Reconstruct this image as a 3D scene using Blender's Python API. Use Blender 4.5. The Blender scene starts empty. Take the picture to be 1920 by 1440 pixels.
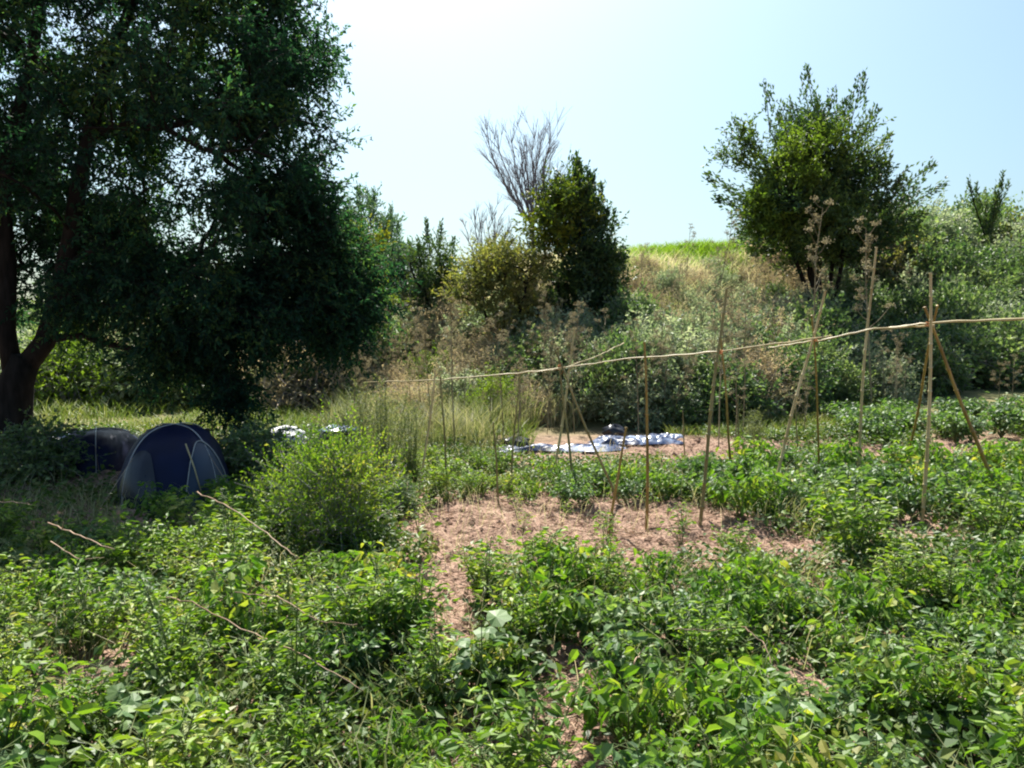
import bpy, math, random
import numpy as np
from mathutils import Vector
R = math.radians
rng = np.random.default_rng(11)
random.seed(11)
S = bpy.context.scene
COL = S.collection

# ---------------------------------------------------------------- camera, sky, sun, exposure
EYE, FOC, PITCH = 1.9, 1400.0, R(3.27)
cd = bpy.data.cameras.new('camera'); cam = bpy.data.objects.new('camera', cd); COL.objects.link(cam)
cam.location = (0, 0, EYE); cam.rotation_euler = (R(90) - PITCH, 0, 0)
cd.sensor_fit = 'HORIZONTAL'; cd.sensor_width = 36; cd.lens = 36 * FOC / 1920
cd.clip_start = .05; cd.clip_end = 6000
S.camera = cam
SUN_EL, SUN_AZ = R(56), R(-10)          # azimuth from +Y, negative to the left of the view
w = bpy.data.worlds.new("World"); S.world = w; w.use_nodes = True
nt = w.node_tree; bg = nt.nodes['Background']
sky = nt.nodes.new('ShaderNodeTexSky'); sky.sky_type = 'NISHITA'; sky.sun_disc = False
sky.sun_elevation = SUN_EL; sky.sun_rotation = SUN_AZ
sky.air_density = 1.2; sky.dust_density = 3.4; sky.ozone_density = 2.2; sky.altitude = 0
tn = nt.nodes.new('ShaderNodeMix'); tn.data_type = 'RGBA'; tn.blend_type = 'MULTIPLY'; tn.inputs[0].default_value = 1
tn.inputs[7].default_value = (.84, 1.0, 1.02, 1); nt.links.new(sky.outputs[0], tn.inputs[6]); nt.links.new(tn.outputs[2], bg.inputs[0]); bg.inputs[1].default_value = .06
sl = bpy.data.lights.new('sun', 'SUN'); sl.energy = 5.0; sl.angle = R(.5); sl.color = (1, .95, .86)
so = bpy.data.objects.new('sun', sl); COL.objects.link(so)
sdir = Vector((math.sin(SUN_AZ) * math.cos(SUN_EL), math.cos(SUN_AZ) * math.cos(SUN_EL), math.sin(SUN_EL)))
so.rotation_euler = sdir.to_track_quat('Z', 'Y').to_euler(); so.location = (-10, 30, 30)
S.view_settings.view_transform = 'Standard'; S.view_settings.look = 'None'
S.view_settings.exposure = 1.52; S.view_settings.gamma = 1
S.render.engine = 'CYCLES'
S.cycles.max_bounces = 6; S.cycles.transparent_max_bounces = 6; S.cycles.transmission_bounces = 4
S.cycles.diffuse_bounces = 2; S.cycles.glossy_bounces = 2
S.cycles.filter_width = 2.1

# ---------------------------------------------------------------- helpers
CP, SP = math.cos(PITCH), math.sin(PITCH)
def ray(px, py):
    a, b = (px - 960) / FOC, (720 - py) / FOC
    return np.array([a, CP + b * SP, -SP + b * CP])
def at(px, py, y):                       # the point seen at a pixel at ground distance y
    d = ray(px, py); return np.array([0, 0, EYE]) + d * (y / d[1])
def proj(P):
    P = np.atleast_2d(P); x, y, z = P[:, 0], P[:, 1], P[:, 2] - EYE
    f = np.maximum(y * CP - z * SP, .01); u = y * SP + z * CP
    return 960 + FOC * x / f, 720 - FOC * u / f

def _h(i, j, s):
    n = (i.astype(np.int64) * 374761393 + j.astype(np.int64) * 668265263 + s * 974711) & 0x7fffffff
    n = ((n ^ (n >> 13)) * 1274126177) & 0x7fffffff
    return ((n ^ (n >> 16)) & 0xffff) / 65535.0
def noise(x, y, s=0):
    x = np.asarray(x, float); y = np.asarray(y, float)
    i, j = np.floor(x), np.floor(y); u, v = x - i, y - j
    u = u * u * (3 - 2 * u); v = v * v * (3 - 2 * v); i = i.astype(int); j = j.astype(int)
    return (_h(i, j, s) * (1 - u) + _h(i + 1, j, s) * u) * (1 - v) + (_h(i, j + 1, s) * (1 - u) + _h(i + 1, j + 1, s) * u) * v
def sstep(t): t = np.clip(t, 0, 1); return t * t * (3 - 2 * t)

FX = [-60, -12, -6, -2, 0, 2.7, 5, 8.7, 13, 18, 30]
FY = [ 60, 34, 23, 18.5, 17, 15.6, 16.5, 19.5, 22.5, 23.5, 25]
HX = [-60, -14, -8, -4, 0, 4, 8, 12, 16, 20, 40]
HY = [0.3, 1.2, 2.4, 3.6, 4.7, 5.2, 5.6, 5.8, 6.1, 6.4, 6.6]
def terrain(x, y):
    x = np.asarray(x, float); y = np.asarray(y, float)
    F = np.interp(x, FX, FY); H = np.interp(x, HX, HY); W = 15.0
    t = np.clip((y - F) / W, 0, 1)
    z = H * (.55 * sstep(t) + .45 * (1 - (1 - t) ** 1.7))
    z = z + (noise(x * .35, y * .35, 3) - .5) * .7 * sstep(t * 3)
    z = z + .5 * sstep((y - 9) / 14) * sstep((x - 5) / 8)          # the garden rises a little on the right
    z = z + (noise(x * .9, y * .9, 5) - .5) * .12 + (noise(x * 3.1, y * 3.1, 6) - .5) * .05
    near = (y > -2) & (y < 14) & (np.abs(x) < 12)
    z = z + near * ((noise(x * 7, y * 7, 7) - .5) * .085 + (noise(x * 15, y * 15, 8) - .5) * .04)
    return z
def hit(px, py):
    d = ray(px, py)
    s = np.geomspace(2.0, 400, 3000); P = np.array([0, 0, EYE]) + s[:, None] * d
    below = P[:, 2] < terrain(P[:, 0], P[:, 1])
    k = int(np.argmax(below)) if below.any() else -1
    return P[k]

def mesh_obj(name, V, F4, mat, parent=None, smooth=False, F3=None, mats=None, midx=None):
    V = np.asarray(V, np.float32).reshape(-1, 3); me = bpy.data.meshes.new(name)
    F4 = np.asarray(F4, np.int32).reshape(-1, 4) if F4 is not None and len(F4) else np.zeros((0, 4), np.int32)
    F3 = np.asarray(F3, np.int32).reshape(-1, 3) if F3 is not None and len(F3) else np.zeros((0, 3), np.int32)
    me.vertices.add(len(V)); me.vertices.foreach_set('co', V.ravel())
    me.loops.add(F4.size + F3.size); me.loops.foreach_set('vertex_index', np.concatenate([F4.ravel(), F3.ravel()]))
    n = len(F4) + len(F3); me.polygons.add(n)
    me.polygons.foreach_set('loop_start', np.concatenate([np.arange(len(F4)) * 4, F4.size + np.arange(len(F3)) * 3]).astype(np.int32))
    for m in (mats or [mat]): me.materials.append(m)
    if midx is not None: me.polygons.foreach_set('material_index', np.asarray(midx, np.int32))
    me.polygons.foreach_set('use_smooth', np.full(n, bool(smooth)))
    me.update(calc_edges=True); me.validate()
    o = bpy.data.objects.new(name, me); COL.objects.link(o)
    if parent is not None: o.parent = parent
    return o
def tag(o, label=None, cat=None, group=None, kind=None):
    if label: o['label'] = label
    if cat: o['category'] = cat
    if group: o['group'] = group
    if kind: o['kind'] = kind
    return o
def empty(name, loc, label, cat, group=None):
    o = bpy.data.objects.new(name, None); COL.objects.link(o); o.location = [float(v) for v in loc]
    o.empty_display_size = .1
    return tag(o, label, cat, group)
def dup(root, loc, rz=0., sc=1., label=None, group=None, tilt=(0, 0)):
    r = root.copy(); COL.objects.link(r); r.location = [float(v) for v in loc]
    r.rotation_euler = (tilt[0], tilt[1], rz); r.scale = (sc, sc, sc) if np.isscalar(sc) else sc
    if label: r['label'] = label
    if group: r['group'] = group
    for ch in root.children:
        c = ch.copy(); COL.objects.link(c); c.parent = r
        for g in ch.children:
            d = g.copy(); COL.objects.link(d); d.parent = c
    return r

# ---------------------------------------------------------------- materials
def new_mat(name):
    m = bpy.data.materials.new(name); m.use_nodes = True
    return m, m.node_tree, m.node_tree.nodes['Principled BSDF'], m.node_tree.nodes['Material Output']
def ramp(nt, fac, stops):
    r = nt.nodes.new('ShaderNodeValToRGB'); e = r.color_ramp.elements
    while len(e) < len(stops): e.new(.5)
    for k, (p, c) in enumerate(stops): e[k].position = p; e[k].color = (*c, 1)
    nt.links.new(fac, r.inputs[0]); return r.outputs[0]
def mixc(nt, fac, a, b, mode='MIX'):
    m = nt.nodes.new('ShaderNodeMix'); m.data_type = 'RGBA'; m.blend_type = mode
    for i, v in ((0, fac), (6, a), (7, b)):
        if hasattr(v, 'is_linked') or hasattr(v, 'links'): nt.links.new(v, m.inputs[i])
        else: m.inputs[i].default_value = v if i == 0 else (*v, 1)
    return m.outputs[2]
def leaf_mat(name, cols, trans=.35, rough=.5, nscale=.9, spec=.35, ttint=(1.15, 1.25, .45)):
    """cols: leaf colours from dark to light; every leaf picks one, clumps drift between them"""
    m, nt, p, out = new_mat(name)
    g = nt.nodes.new('ShaderNodeNewGeometry'); tc = nt.nodes.new('ShaderNodeTexCoord')
    nz = nt.nodes.new('ShaderNodeTexNoise'); nz.inputs['Scale'].default_value = nscale; nz.inputs['Detail'].default_value = 2
    nt.links.new(g.outputs['Position'], nz.inputs['Vector'])
    a = nt.nodes.new('ShaderNodeMath'); a.operation = 'MULTIPLY'; nt.links.new(g.outputs['Random Per Island'], a.inputs[0]); a.inputs[1].default_value = .62
    b = nt.nodes.new('ShaderNodeMath'); b.operation = 'MULTIPLY_ADD'; nt.links.new(nz.outputs[0], b.inputs[0]); b.inputs[1].default_value = 1.5
    b.inputs[2].default_value = -.56
    s = nt.nodes.new('ShaderNodeMath'); s.operation = 'ADD'; nt.links.new(a.outputs[0], s.inputs[0]); nt.links.new(b.outputs[0], s.inputs[1]); s.use_clamp = True
    c = ramp(nt, s.outputs[0], [(k / (len(cols) - 1), v) for k, v in enumerate(cols)])
    nt.links.new(c, p.inputs['Base Color']); p.inputs['Roughness'].default_value = rough
    p.inputs['Specular IOR Level'].default_value = spec
    t = nt.nodes.new('ShaderNodeBsdfTranslucent'); nt.links.new(mixc(nt, 1.0, c, ttint, 'MULTIPLY'), t.inputs[0])
    mx = nt.nodes.new('ShaderNodeMixShader'); mx.inputs[0].default_value = trans
    nt.links.new(p.outputs[0], mx.inputs[1]); nt.links.new(t.outputs[0], mx.inputs[2]); nt.links.new(mx.outputs[0], out.inputs[0])
    return m
def plain(name, stops, scale=8, rough=.7, spec=.3, bump=0, detail=4, metallic=0, coord='Object', stretch=None):
    m, nt, p, out = new_mat(name)
    tc = nt.nodes.new('ShaderNodeTexCoord'); nz = nt.nodes.new('ShaderNodeTexNoise')
    nz.inputs['Scale'].default_value = scale; nz.inputs['Detail'].default_value = detail
    v = tc.outputs[coord]
    if stretch:
        mp = nt.nodes.new('ShaderNodeMapping'); mp.inputs['Scale'].default_value = stretch; nt.links.new(v, mp.inputs[0]); v = mp.outputs[0]
    nt.links.new(v, nz.inputs['Vector'])
    nt.links.new(ramp(nt, nz.outputs[0], stops), p.inputs['Base Color'])
    p.inputs['Roughness'].default_value = rough; p.inputs['Specular IOR Level'].default_value = spec; p.inputs['Metallic'].default_value = metallic
    if bump:
        bp = nt.nodes.new('ShaderNodeBump'); bp.inputs['Strength'].default_value = bump; bp.inputs['Distance'].default_value = .02
        nt.links.new(nz.outputs[0], bp.inputs['Height']); nt.links.new(bp.outputs[0], p.inputs['Normal'])
    return m
M = {}
M['bigleaf'] = leaf_mat('ash_leaf', [(.008, .026, .022), (.016, .052, .04), (.035, .095, .06), (.14, .21, .06)], .5, .6, .8, .12, (1.1, 1.3, .5))
M['treeleaf'] = leaf_mat('tree_leaf', [(.02, .045, .03), (.035, .075, .04), (.07, .12, .04), (.14, .19, .04)], .33, .5, .5)
M['rightleaf'] = leaf_mat('elm_leaf', [(.02, .045, .03), (.04, .08, .035), (.09, .14, .04), (.17, .22, .05)], .4, .5, .45)
M['yellowleaf'] = leaf_mat('yellow_and_sunlit_leaf', [(.03, .06, .02), (.09, .13, .02), (.17, .2, .025), (.3, .26, .03)], .4, .5, .6)  # for the yellow tree, and for sunlight painted on the conical tree
M['oliveleaf'] = leaf_mat('olive_leaf', [(.07, .10, .04), (.16, .18, .07), (.27, .26, .10), (.34, .27, .13)], .42, .6, .6)
M['blueleaf'] = leaf_mat('poplar_leaf', [(.04, .09, .08), (.07, .13, .11), (.13, .19, .13)], .4, .45, .5)
M['sage'] = leaf_mat('bramble_leaf', [(.08, .12, .07), (.19, .25, .14), (.32, .37, .23), (.52, .52, .38)], .42, .55, .7, .5, (1.0, 1.08, .75))
M['shrubgreen'] = leaf_mat('shrub_leaf', [(.03, .07, .03), (.08, .14, .055), (.16, .23, .09), (.30, .36, .16)], .42, .5, .7, .35, (1.05, 1.15, .6))
M['drybush'] = leaf_mat('dry_leaf', [(.26, .22, .13), (.46, .38, .25), (.6, .5, .36), (.38, .42, .2)], .4, .7, .6, .2, (1, .95, .7))
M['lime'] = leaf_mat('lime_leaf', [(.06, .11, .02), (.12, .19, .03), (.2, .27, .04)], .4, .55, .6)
M['crop'] = leaf_mat('crop_leaf', [(.03, .07, .015), (.06, .14, .02), (.12, .22, .03), (.19, .28, .05), (.42, .36, .12)], .42, .55, 1.3, .3, (1.2, 1.35, .35))
M['cropblue'] = leaf_mat('potato_leaf', [(.04, .09, .035), (.08, .15, .055), (.14, .22, .085), (.26, .33, .16)], .42, .5, 1.2, .4, (1.15, 1.3, .4))
M['weed'] = leaf_mat('weed_leaf', [(.04, .09, .015), (.09, .18, .025), (.17, .27, .035), (.24, .32, .06), (.4, .36, .14)], .42, .5, 1.3, .35, (1.2, 1.3, .35))
M['cover'] = leaf_mat('cover_leaf', [(.025, .055, .015), (.05, .10, .02), (.09, .15, .03), (.2, .2, .08)], .35, .5, 1.1)
M['grass'] = leaf_mat('grass_blade', [(.06, .09, .03), (.14, .18, .06), (.27, .28, .13), (.46, .41, .27)], .4, .6, .5, .35, (1.05, 1.05, .7))
M['limegrass'] = leaf_mat('ridge_grass', [(.05, .09, .02), (.11, .17, .03), (.2, .23, .07), (.32, .28, .13)], .35, .6, .3, .35, (1.05, 1.12, .6))
M['drygrass'] = leaf_mat('dry_grass_blade', [(.22, .27, .11), (.42, .43, .24), (.58, .54, .38), (.7, .62, .5)], .5, .7, .45, .2, (1, .95, .7))
M['straw'] = leaf_mat('straw', [(.08, .045, .03), (.22, .14, .095), (.38, .27, .19), (.56, .45, .33)], .1, .8, 2, .2, (1, .95, .8))
M['stalk'] = leaf_mat('dry_umbel', [(.15, .125, .08), (.27, .235, .16), (.42, .385, .28)], .3, .8, 1, .1, (1, .95, .7))
M['wisp'] = leaf_mat('wispy_leaf', [(.09, .12, .07), (.17, .2, .11), (.3, .3, .17)], .4, .6, 2, .3)
M['bark'] = plain('bark', [(.3, (.008, .007, .006)), (.7, (.028, .024, .021))], 14, .9, .2, .6, stretch=(1, 1, .25))
M['paletwig'] = plain('pale_twig', [(.3, (.14, .12, .13)), (.7, (.27, .24, .25))], 10, .8, .2)
M['stem'] = plain('green_stem', [(.3, (.06, .1, .03)), (.7, (.14, .17, .06))], 10, .6, .3)
M['cane'] = plain('bamboo_pale', [(.25, (.30, .22, .09)), (.5, (.46, .37, .19)), (.75, (.56, .47, .28))], 6, .45, .45, .1, stretch=(1, 1, .3))
M['canebrown'] = plain('bamboo_brown', [(.25, (.14, .085, .025)), (.55, (.30, .19, .05)), (.8, (.36, .28, .11))], 6, .45, .45, .1, stretch=(1, 1, .3))
M['canegreen'] = plain('bamboo_olive', [(.25, (.12, .10, .04)), (.55, (.22, .19, .08)), (.8, (.34, .28, .13))], 6, .5, .4, .1, stretch=(1, 1, .3))
M['twine'] = plain('twine', [(.3, (.3, .12, .05)), (.7, (.5, .22, .1))], 30, .9, .1)
M['tentblue'] = plain('tent_fabric', [(.3, (.002, .004, .022)), (.7, (.003, .008, .042))], 3, .5, .2, .15)
M['tentlight'] = plain('tent_panel', [(.3, (.012, .026, .055)), (.7, (.02, .038, .07))], 3, .45, .4, .15)
M['tentgrey'] = plain('highlight_and_pale_cloth', [(.3, (.07, .14, .26)), (.7, (.12, .21, .36))], 3, .3, .5, .1)  # tone of the painted roof highlight, also of the pale bluish cloths
M['rod'] = plain('pole_grey', [(.3, (.25, .25, .25)), (.7, (.4, .4, .4))], 8, .4, .5)
M['tarp'] = plain('tarp_pale', [(.42, (.012, .022, .07)), (.55, (.06, .09, .18)), (.7, (.26, .31, .42))], 5, .3, .6, .35, 3)
M['white'] = plain('sack_white', [(.3, (.5, .53, .55)), (.7, (.72, .74, .76))], 5, .5, .4, .2)
M['black'] = plain('bag_black', [(.3, (.008, .008, .012)), (.7, (.02, .02, .03))], 5, .3, .5, .3)
M['woodpost'] = plain('dark_post', [(.3, (.025, .02, .015)), (.7, (.07, .055, .04))], 12, .9, .2, .4, stretch=(1, 1, .2))
M['bluetub'] = plain('tub_blue', [(.3, (.02, .12, .35)), (.7, (.03, .16, .42))], 3, .4, .5)
def soil_mat():
    m, nt, p, out = new_mat('soil')
    g = nt.nodes.new('ShaderNodeNewGeometry')
    def nz(sc, det=5):
        n = nt.nodes.new('ShaderNodeTexNoise'); n.inputs['Scale'].default_value = sc; n.inputs['Detail'].default_value = det
        nt.links.new(g.outputs['Position'], n.inputs['Vector']); return n.outputs[0]
    c1 = ramp(nt, nz(7), [(.32, (.07, .038, .026)), (.5, (.185, .112, .08)), (.66, (.34, .225, .17))])
    c2 = ramp(nt, nz(38), [(.38, (.085, .05, .035)), (.62, (.35, .24, .18))])
    c = mixc(nt, .5, c1, c2)
    sp = nt.nodes.new('ShaderNodeSeparateXYZ'); nt.links.new(g.outputs['Position'], sp.inputs[0])
    mr = nt.nodes.new('ShaderNodeMapRange'); nt.links.new(sp.outputs[1], mr.inputs[0]); mr.inputs[1].default_value = 13.5; mr.inputs[2].default_value = 17
    gcol = ramp(nt, nz(1.3), [(.35, (.07, .085, .03)), (.55, (.15, .14, .06)), (.7, (.22, .18, .1))])
    nt.links.new(mixc(nt, mr.outputs[0], c, gcol), p.inputs['Base Color']); p.inputs['Roughness'].default_value = .95; p.inputs['Specular IOR Level'].default_value = .15
    bp = nt.nodes.new('ShaderNodeBump'); bp.inputs['Strength'].default_value = .8; bp.inputs['Distance'].default_value = .03
    nt.links.new(nz(30, 8), bp.inputs['Height']); nt.links.new(bp.outputs[0], p.inputs['Normal'])
    return m
M['soil'] = soil_mat()

# ---------------------------------------------------------------- geometry builders
def norm(a): return a / np.maximum(np.linalg.norm(a, axis=-1, keepdims=True), 1e-9)
def rvec(n): return norm(rng.normal(size=(n, 3)))
# leaf templates: columns are along, side, lift
LEAF_S = (np.array([[0, 0, 0], [.45, .5, .10], [1, 0, -.08], [.45, -.5, .10]]), np.array([[0, 1, 2, 3]]))
LEAF_M = (np.array([[0, 0, 0], [.25, .42, .10], [.62, .42, .08], [1, 0, -.22], [.62, -.42, .08], [.25, -.42, .10], [.3, 0, 0], [.65, 0, -.02]]),
          np.array([[0, 6, 1, 0], [6, 7, 2, 1], [7, 3, 3, 2], [0, 5, 6, 0], [6, 5, 4, 7], [7, 4, 3, 3]]))
LEAF_M = (LEAF_M[0], None, np.array([[6, 7, 2, 1], [6, 5, 4, 7]]), np.array([[0, 6, 1], [7, 3, 2], [0, 5, 6], [7, 4, 3]]))
LEAF_S = (LEAF_S[0], None, np.array([[0, 1, 2, 3]]), np.zeros((0, 3), int))
def leaves(P, D, L, W, up=.6, tpl=LEAF_S, upv=(0, 0, 1)):
    """leaf arrays at points P pointing along D; up = how far their faces turn to the sky"""
    n = len(P); D = norm(D); N = norm(rng.normal(size=(n, 3)) * (1 - up) + np.array(upv) * up)
    Sd = norm(np.cross(D, N)); N = np.cross(Sd, D)
    L = np.broadcast_to(L, (n,))[:, None, None]; W = np.broadcast_to(W, (n,))[:, None, None]
    T, _, q, t = tpl
    V = P[:, None] + T[None, :, 0:1] * L * D[:, None] + T[None, :, 1:2] * W * Sd[:, None] + T[None, :, 2:3] * L * N[:, None]
    k = len(T); off = np.arange(n)[:, None, None] * k
    return V.reshape(-1, 3), (q[None] + off).reshape(-1, 4), (t[None] + off).reshape(-1, 3)
_a = np.linspace(0, 2 * math.pi, 15)[:-1]; _r = .5 * (1 + .16 * np.cos(5 * _a)) * (1 - .0 * _a)
_c = np.stack([.5 - .5 * np.cos(_a) * _r * 2, _r * np.sin(_a) * 1.0, -.28 * (_r ** 2) * (1 + .8 * np.cos(2 * _a))], 1); _c[0] = [.12, 0, .02]
LEAF_L = (np.vstack([_c, [[.42, 0, .05]]]), None, np.zeros((0, 4), int), np.array([[14, k, (k + 1) % 14] for k in range(14)]))
class MB:
    def __init__(s): s.V = []; s.Q = []; s.T = []; s.n = 0; s.mi = []
    def add(s, V, Q, T=None):
        s.V.append(np.asarray(V, float).reshape(-1, 3))
        s.Q.append(np.asarray(Q, int).reshape(-1, 4) + s.n)
        if T is not None: s.T.append(np.asarray(T, int).reshape(-1, 3) + s.n)
        s.n += len(s.V[-1])
    def tube(s, pts, rad, k=5, cap=True):
        pts = np.asarray(pts, float); n = len(pts); rad = np.broadcast_to(rad, (n,))
        tan = norm(np.gradient(pts, axis=0)); ref = np.array([0, 0, 1.]) if abs(tan[:, 2]).mean() < .8 else np.array([1., 0, 0])
        a = norm(np.cross(tan, ref)); b = np.cross(tan, a); th = np.arange(k) / k * 2 * math.pi
        V = pts[:, None] + rad[:, None, None] * (np.cos(th)[None, :, None] * a[:, None] + np.sin(th)[None, :, None] * b[:, None])
        i = np.arange(n - 1)[:, None] * k; j = np.arange(k)[None]; j2 = (j + 1) % k
        Q = np.stack([i + j, i + j2, i + k + j2, i + k + j], -1).reshape(-1, 4)
        T = None
        V = V.reshape(-1, 3)
        if cap:
            V = np.vstack([V, pts[0], pts[-1]]); c0, c1 = n * k, n * k + 1
            T = [[c0, (q + 1) % k, q] for q in range(k)] + [[c1, (n - 1) * k + q, (n - 1) * k + (q + 1) % k] for q in range(k)]
        s.add(V, Q, T)
    def tubes(s, P0, P1, r0, r1, k=3, bend=.0):
        """many thin straight-ish twigs at once"""
        P0 = np.asarray(P0); P1 = np.asarray(P1); m = len(P0)
        if m == 0: return
        d = norm(P1 - P0); a = norm(np.cross(d, rvec(m))); b = np.cross(d, a); th = np.arange(k) / k * 2 * math.pi
        ring = np.cos(th)[None, :, None] * a[:, None] + np.sin(th)[None, :, None] * b[:, None]
        r0 = np.broadcast_to(r0, (m,))[:, None, None]; r1 = np.broadcast_to(r1, (m,))[:, None, None]
        V = np.concatenate([P0[:, None] + ring * r0, P1[:, None] + ring * r1], 1)
        off = np.arange(m)[:, None, None] * 2 * k
        Q = np.array([[j, (j + 1) % k, k + (j + 1) % k, k + j] for j in range(k)])[None] + off
        s.add(V.reshape(-1, 3), Q.reshape(-1, 4))
    def build(s, name, mat, parent=None, smooth=False, origin=None):
        V = np.concatenate(s.V); V = V - np.asarray(origin) if origin is not None else V
        return mesh_obj(name, V, np.concatenate(s.Q), mat, parent, smooth, np.concatenate(s.T) if s.T else None)

def branchwork(mb, trunk_lines, targets, rtip=.012, power=.42, jitter=.06, k=5, keep=1.0, droop=0.):
    """grow limbs from given trunk polylines [(pts, radii)] to every target point; thickness follows what a limb carries"""
    nodes, par, rad = [], [], []
    for pts, rr in trunk_lines:
        mb.tube(pts, rr, 9)
        for p, r in zip(pts, rr): nodes.append(np.array(p, float)); par.append(-1); rad.append(r)
    base = np.array(trunk_lines[0][0][0]); targets = sorted(targets, key=lambda t: np.linalg.norm(np.asarray(t) - base))
    depth = [0.] * len(nodes); lines = []
    for t in targets:
        t = np.asarray(t, float); A = np.array(nodes); d = np.linalg.norm(A - t, axis=1) + .35 * np.array(depth) + np.where(A[:, 2] > t[2] + .3 + droop, 1.2, 0)
        j = int(np.argmin(d)); a = A[j]; L = np.linalg.norm(t - a); m = max(2, int(L / .35) + 1)
        u = np.linspace(0, 1, m + 1)[1:, None]; mid = (a + t) / 2 + np.array([0, 0, .12 * L])
        P = (1 - u) ** 2 * a + 2 * u * (1 - u) * mid + u ** 2 * t
        P[:-1] += rng.normal(size=(m - 1, 3)) * jitter * L * .3
        idx = [j]
        for p in P:
            nodes.append(p); par.append(idx[-1]); rad.append(0); depth.append(depth[idx[-1]] + L / m); idx.append(len(nodes) - 1)
        lines.append(idx)
    cnt = np.zeros(len(nodes))
    for idx in lines:
        q = idx[-1]
        while q >= 0: cnt[q] += 1; q = par[q]
    R_ = rtip * np.maximum(cnt, 1) ** power
    for i, r in enumerate(rad):
        if r: R_[i] = r
    for idx in lines:
        if rng.random() > keep: continue
        rr = np.array([R_[i] for i in idx]); rr[0] = min(rr[0], rr[1] * 1.25); mb.tube(np.array([nodes[i] for i in idx]), rr, k, cap=False)
    return nodes
def sprays(C, ntw, L, nl, ll, lw, up=.5, droop=0., out=None, outw=0., tpl=LEAF_S, spread=.25, twr=.004):
    """twigs set with leaves round clump centres C; returns leaf arrays + twig segments"""
    C = np.repeat(np.asarray(C), ntw, 0); n = len(C); D = rvec(n); D[:, 2] -= droop
    if out is not None: D = D + np.repeat(norm(np.asarray(out)), ntw, 0) * outw
    D = norm(D); Lk = L * rng.uniform(.5, 1.25, n); P0 = C + rng.normal(size=(n, 3)) * spread * L; P1 = P0 + D * Lk[:, None]
    u = np.tile(np.linspace(.08, 1.0, nl), n)[:, None]; a = np.repeat(P0, nl, 0); dd = np.repeat(D, nl, 0); LL = np.repeat(Lk, nl)[:, None]
    P = a + dd * LL * u; P[:, 2] -= (droop * .35 * LL * u * u)[:, 0]
    LD = norm(dd * .7 + rvec(len(P)) * .9 + np.array([0, 0, -droop * .8]))
    s = rng.uniform(.65, 1.2, len(P))
    return leaves(P, LD, ll * s, lw * s, up, tpl), (P0, P1)
def in_ellipsoids(ells, n_each, shell=.45):
    out = []
    for (c, r, n) in ells:
        n = int(n * n_each); d = rvec(n); q = rng.uniform(shell ** 3, 1, n) ** (1 / 3)
        out.append(np.asarray(c) + d * q[:, None] * np.asarray(r))
    return np.vstack(out)

# ---------------------------------------------------------------- ground
def axis(lo, hi, step, far, g=1.09):
    a = list(np.arange(lo, hi + 1e-6, step)); s = step
    x = hi
    while x < far[1]: s *= g; x += s; a.append(x)
    s = step; x = lo
    while x > far[0]: s *= g; x -= s; a.insert(0, x)
    return np.array(a)
gx = axis(-7, 8, .055, (-1500, 1500)); gy = axis(2.4, 13.5, .055, (-300, 3000), 1.07)
X, Y = np.meshgrid(gx, gy); Z = terrain(X, Y); nx, ny = len(gx), len(gy)
i = np.arange(ny - 1)[:, None] * nx; j = np.arange(nx - 1)[None]
Q = np.stack([i + j, i + j + 1, i + nx + j + 1, i + nx + j], -1).reshape(-1, 4)
tag(mesh_obj('ground', np.stack([X, Y, Z], -1), Q, M['soil'], smooth=True), kind='structure')

# bare patches of soil, as seen: (px, py, half width, half height) of their footprint
BARE = [(1010, 1000, 280, 72), (1180, 1020, 270, 72), (825, 1140, 85, 80), (865, 1220, 60, 60), (1080, 1300, 75, 100), (1000, 1450, 210, 65),
        (1290, 990, 110, 40), (1480, 1040, 80, 30), (1330, 850, 190, 28), (1840, 850, 120, 42), (1640, 865, 80, 25), (1500, 1440, 60, 30)]
def bare(P, grow=1.0):
    px, py = proj(P); m = np.zeros(len(px))
    wob = (noise(P[:, 0] * 2.2, P[:, 1] * 2.2, 21) - .5) * .7
    for cx, cy, a, b in BARE:
        m = np.maximum(m, 1 - np.sqrt(((px - cx) / (a * grow)) ** 2 + ((py - cy) / (b * grow)) ** 2) + wob * .6)
    return m > 0
def gpts(n, y0, y1, wide=.78, power=1.0, margin=.8):
    """points on the ground inside the view wedge"""
    y = y0 + (y1 - y0) * rng.random(n) ** power; x = (rng.random(n) * 2 - 1) * (wide * y + margin)
    return np.stack([x, y, terrain(x, y)], 1)

# ---------------------------------------------------------------- low cover on the garden ground (uncountable)
def cover():
    P = gpts(60000, 2.6, 15, power=.85); P = P[~bare(P, 1.0)]
    den = noise(P[:, 0] * 1.7, P[:, 1] * 1.7, 31); P = P[den > .22]
    px, py = proj(P); P = P[~((px < 430) & (py < 1030) & (py > 830) & (rng.random(len(px)) < .85))]
    n = len(P); h = (.05 + .26 * noise(P[:, 0] * 1.3, P[:, 1] * 1.3, 32)) * rng.random(n)
    P = P + np.stack([np.zeros(n), np.zeros(n), h], 1)
    px, py = proj(P); P = P[~((P[:, 1] > 11.2) & (px > 930) & (px < 1310))]; n = len(P)
    P = np.repeat(P, 4, 0) + rng.normal(size=(n * 4, 3)) * np.array([.07, .07, .035])
    P[:, 2] = np.maximum(P[:, 2], terrain(P[:, 0], P[:, 1]) + .005)
    D = rvec(len(P)); D[:, 2] = D[:, 2] * .5 - .1
    s = rng.uniform(.5, 1.2, len(P)) * (.045 + .03 * noise(P[:, 0], P[:, 1], 33))
    mb = MB(); mb.add(*leaves(P, D, s * 1.25, s * .8, .62, LEAF_S)); tag(mb.build('ground_cover', M['cover']), kind='stuff')
cover()
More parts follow.
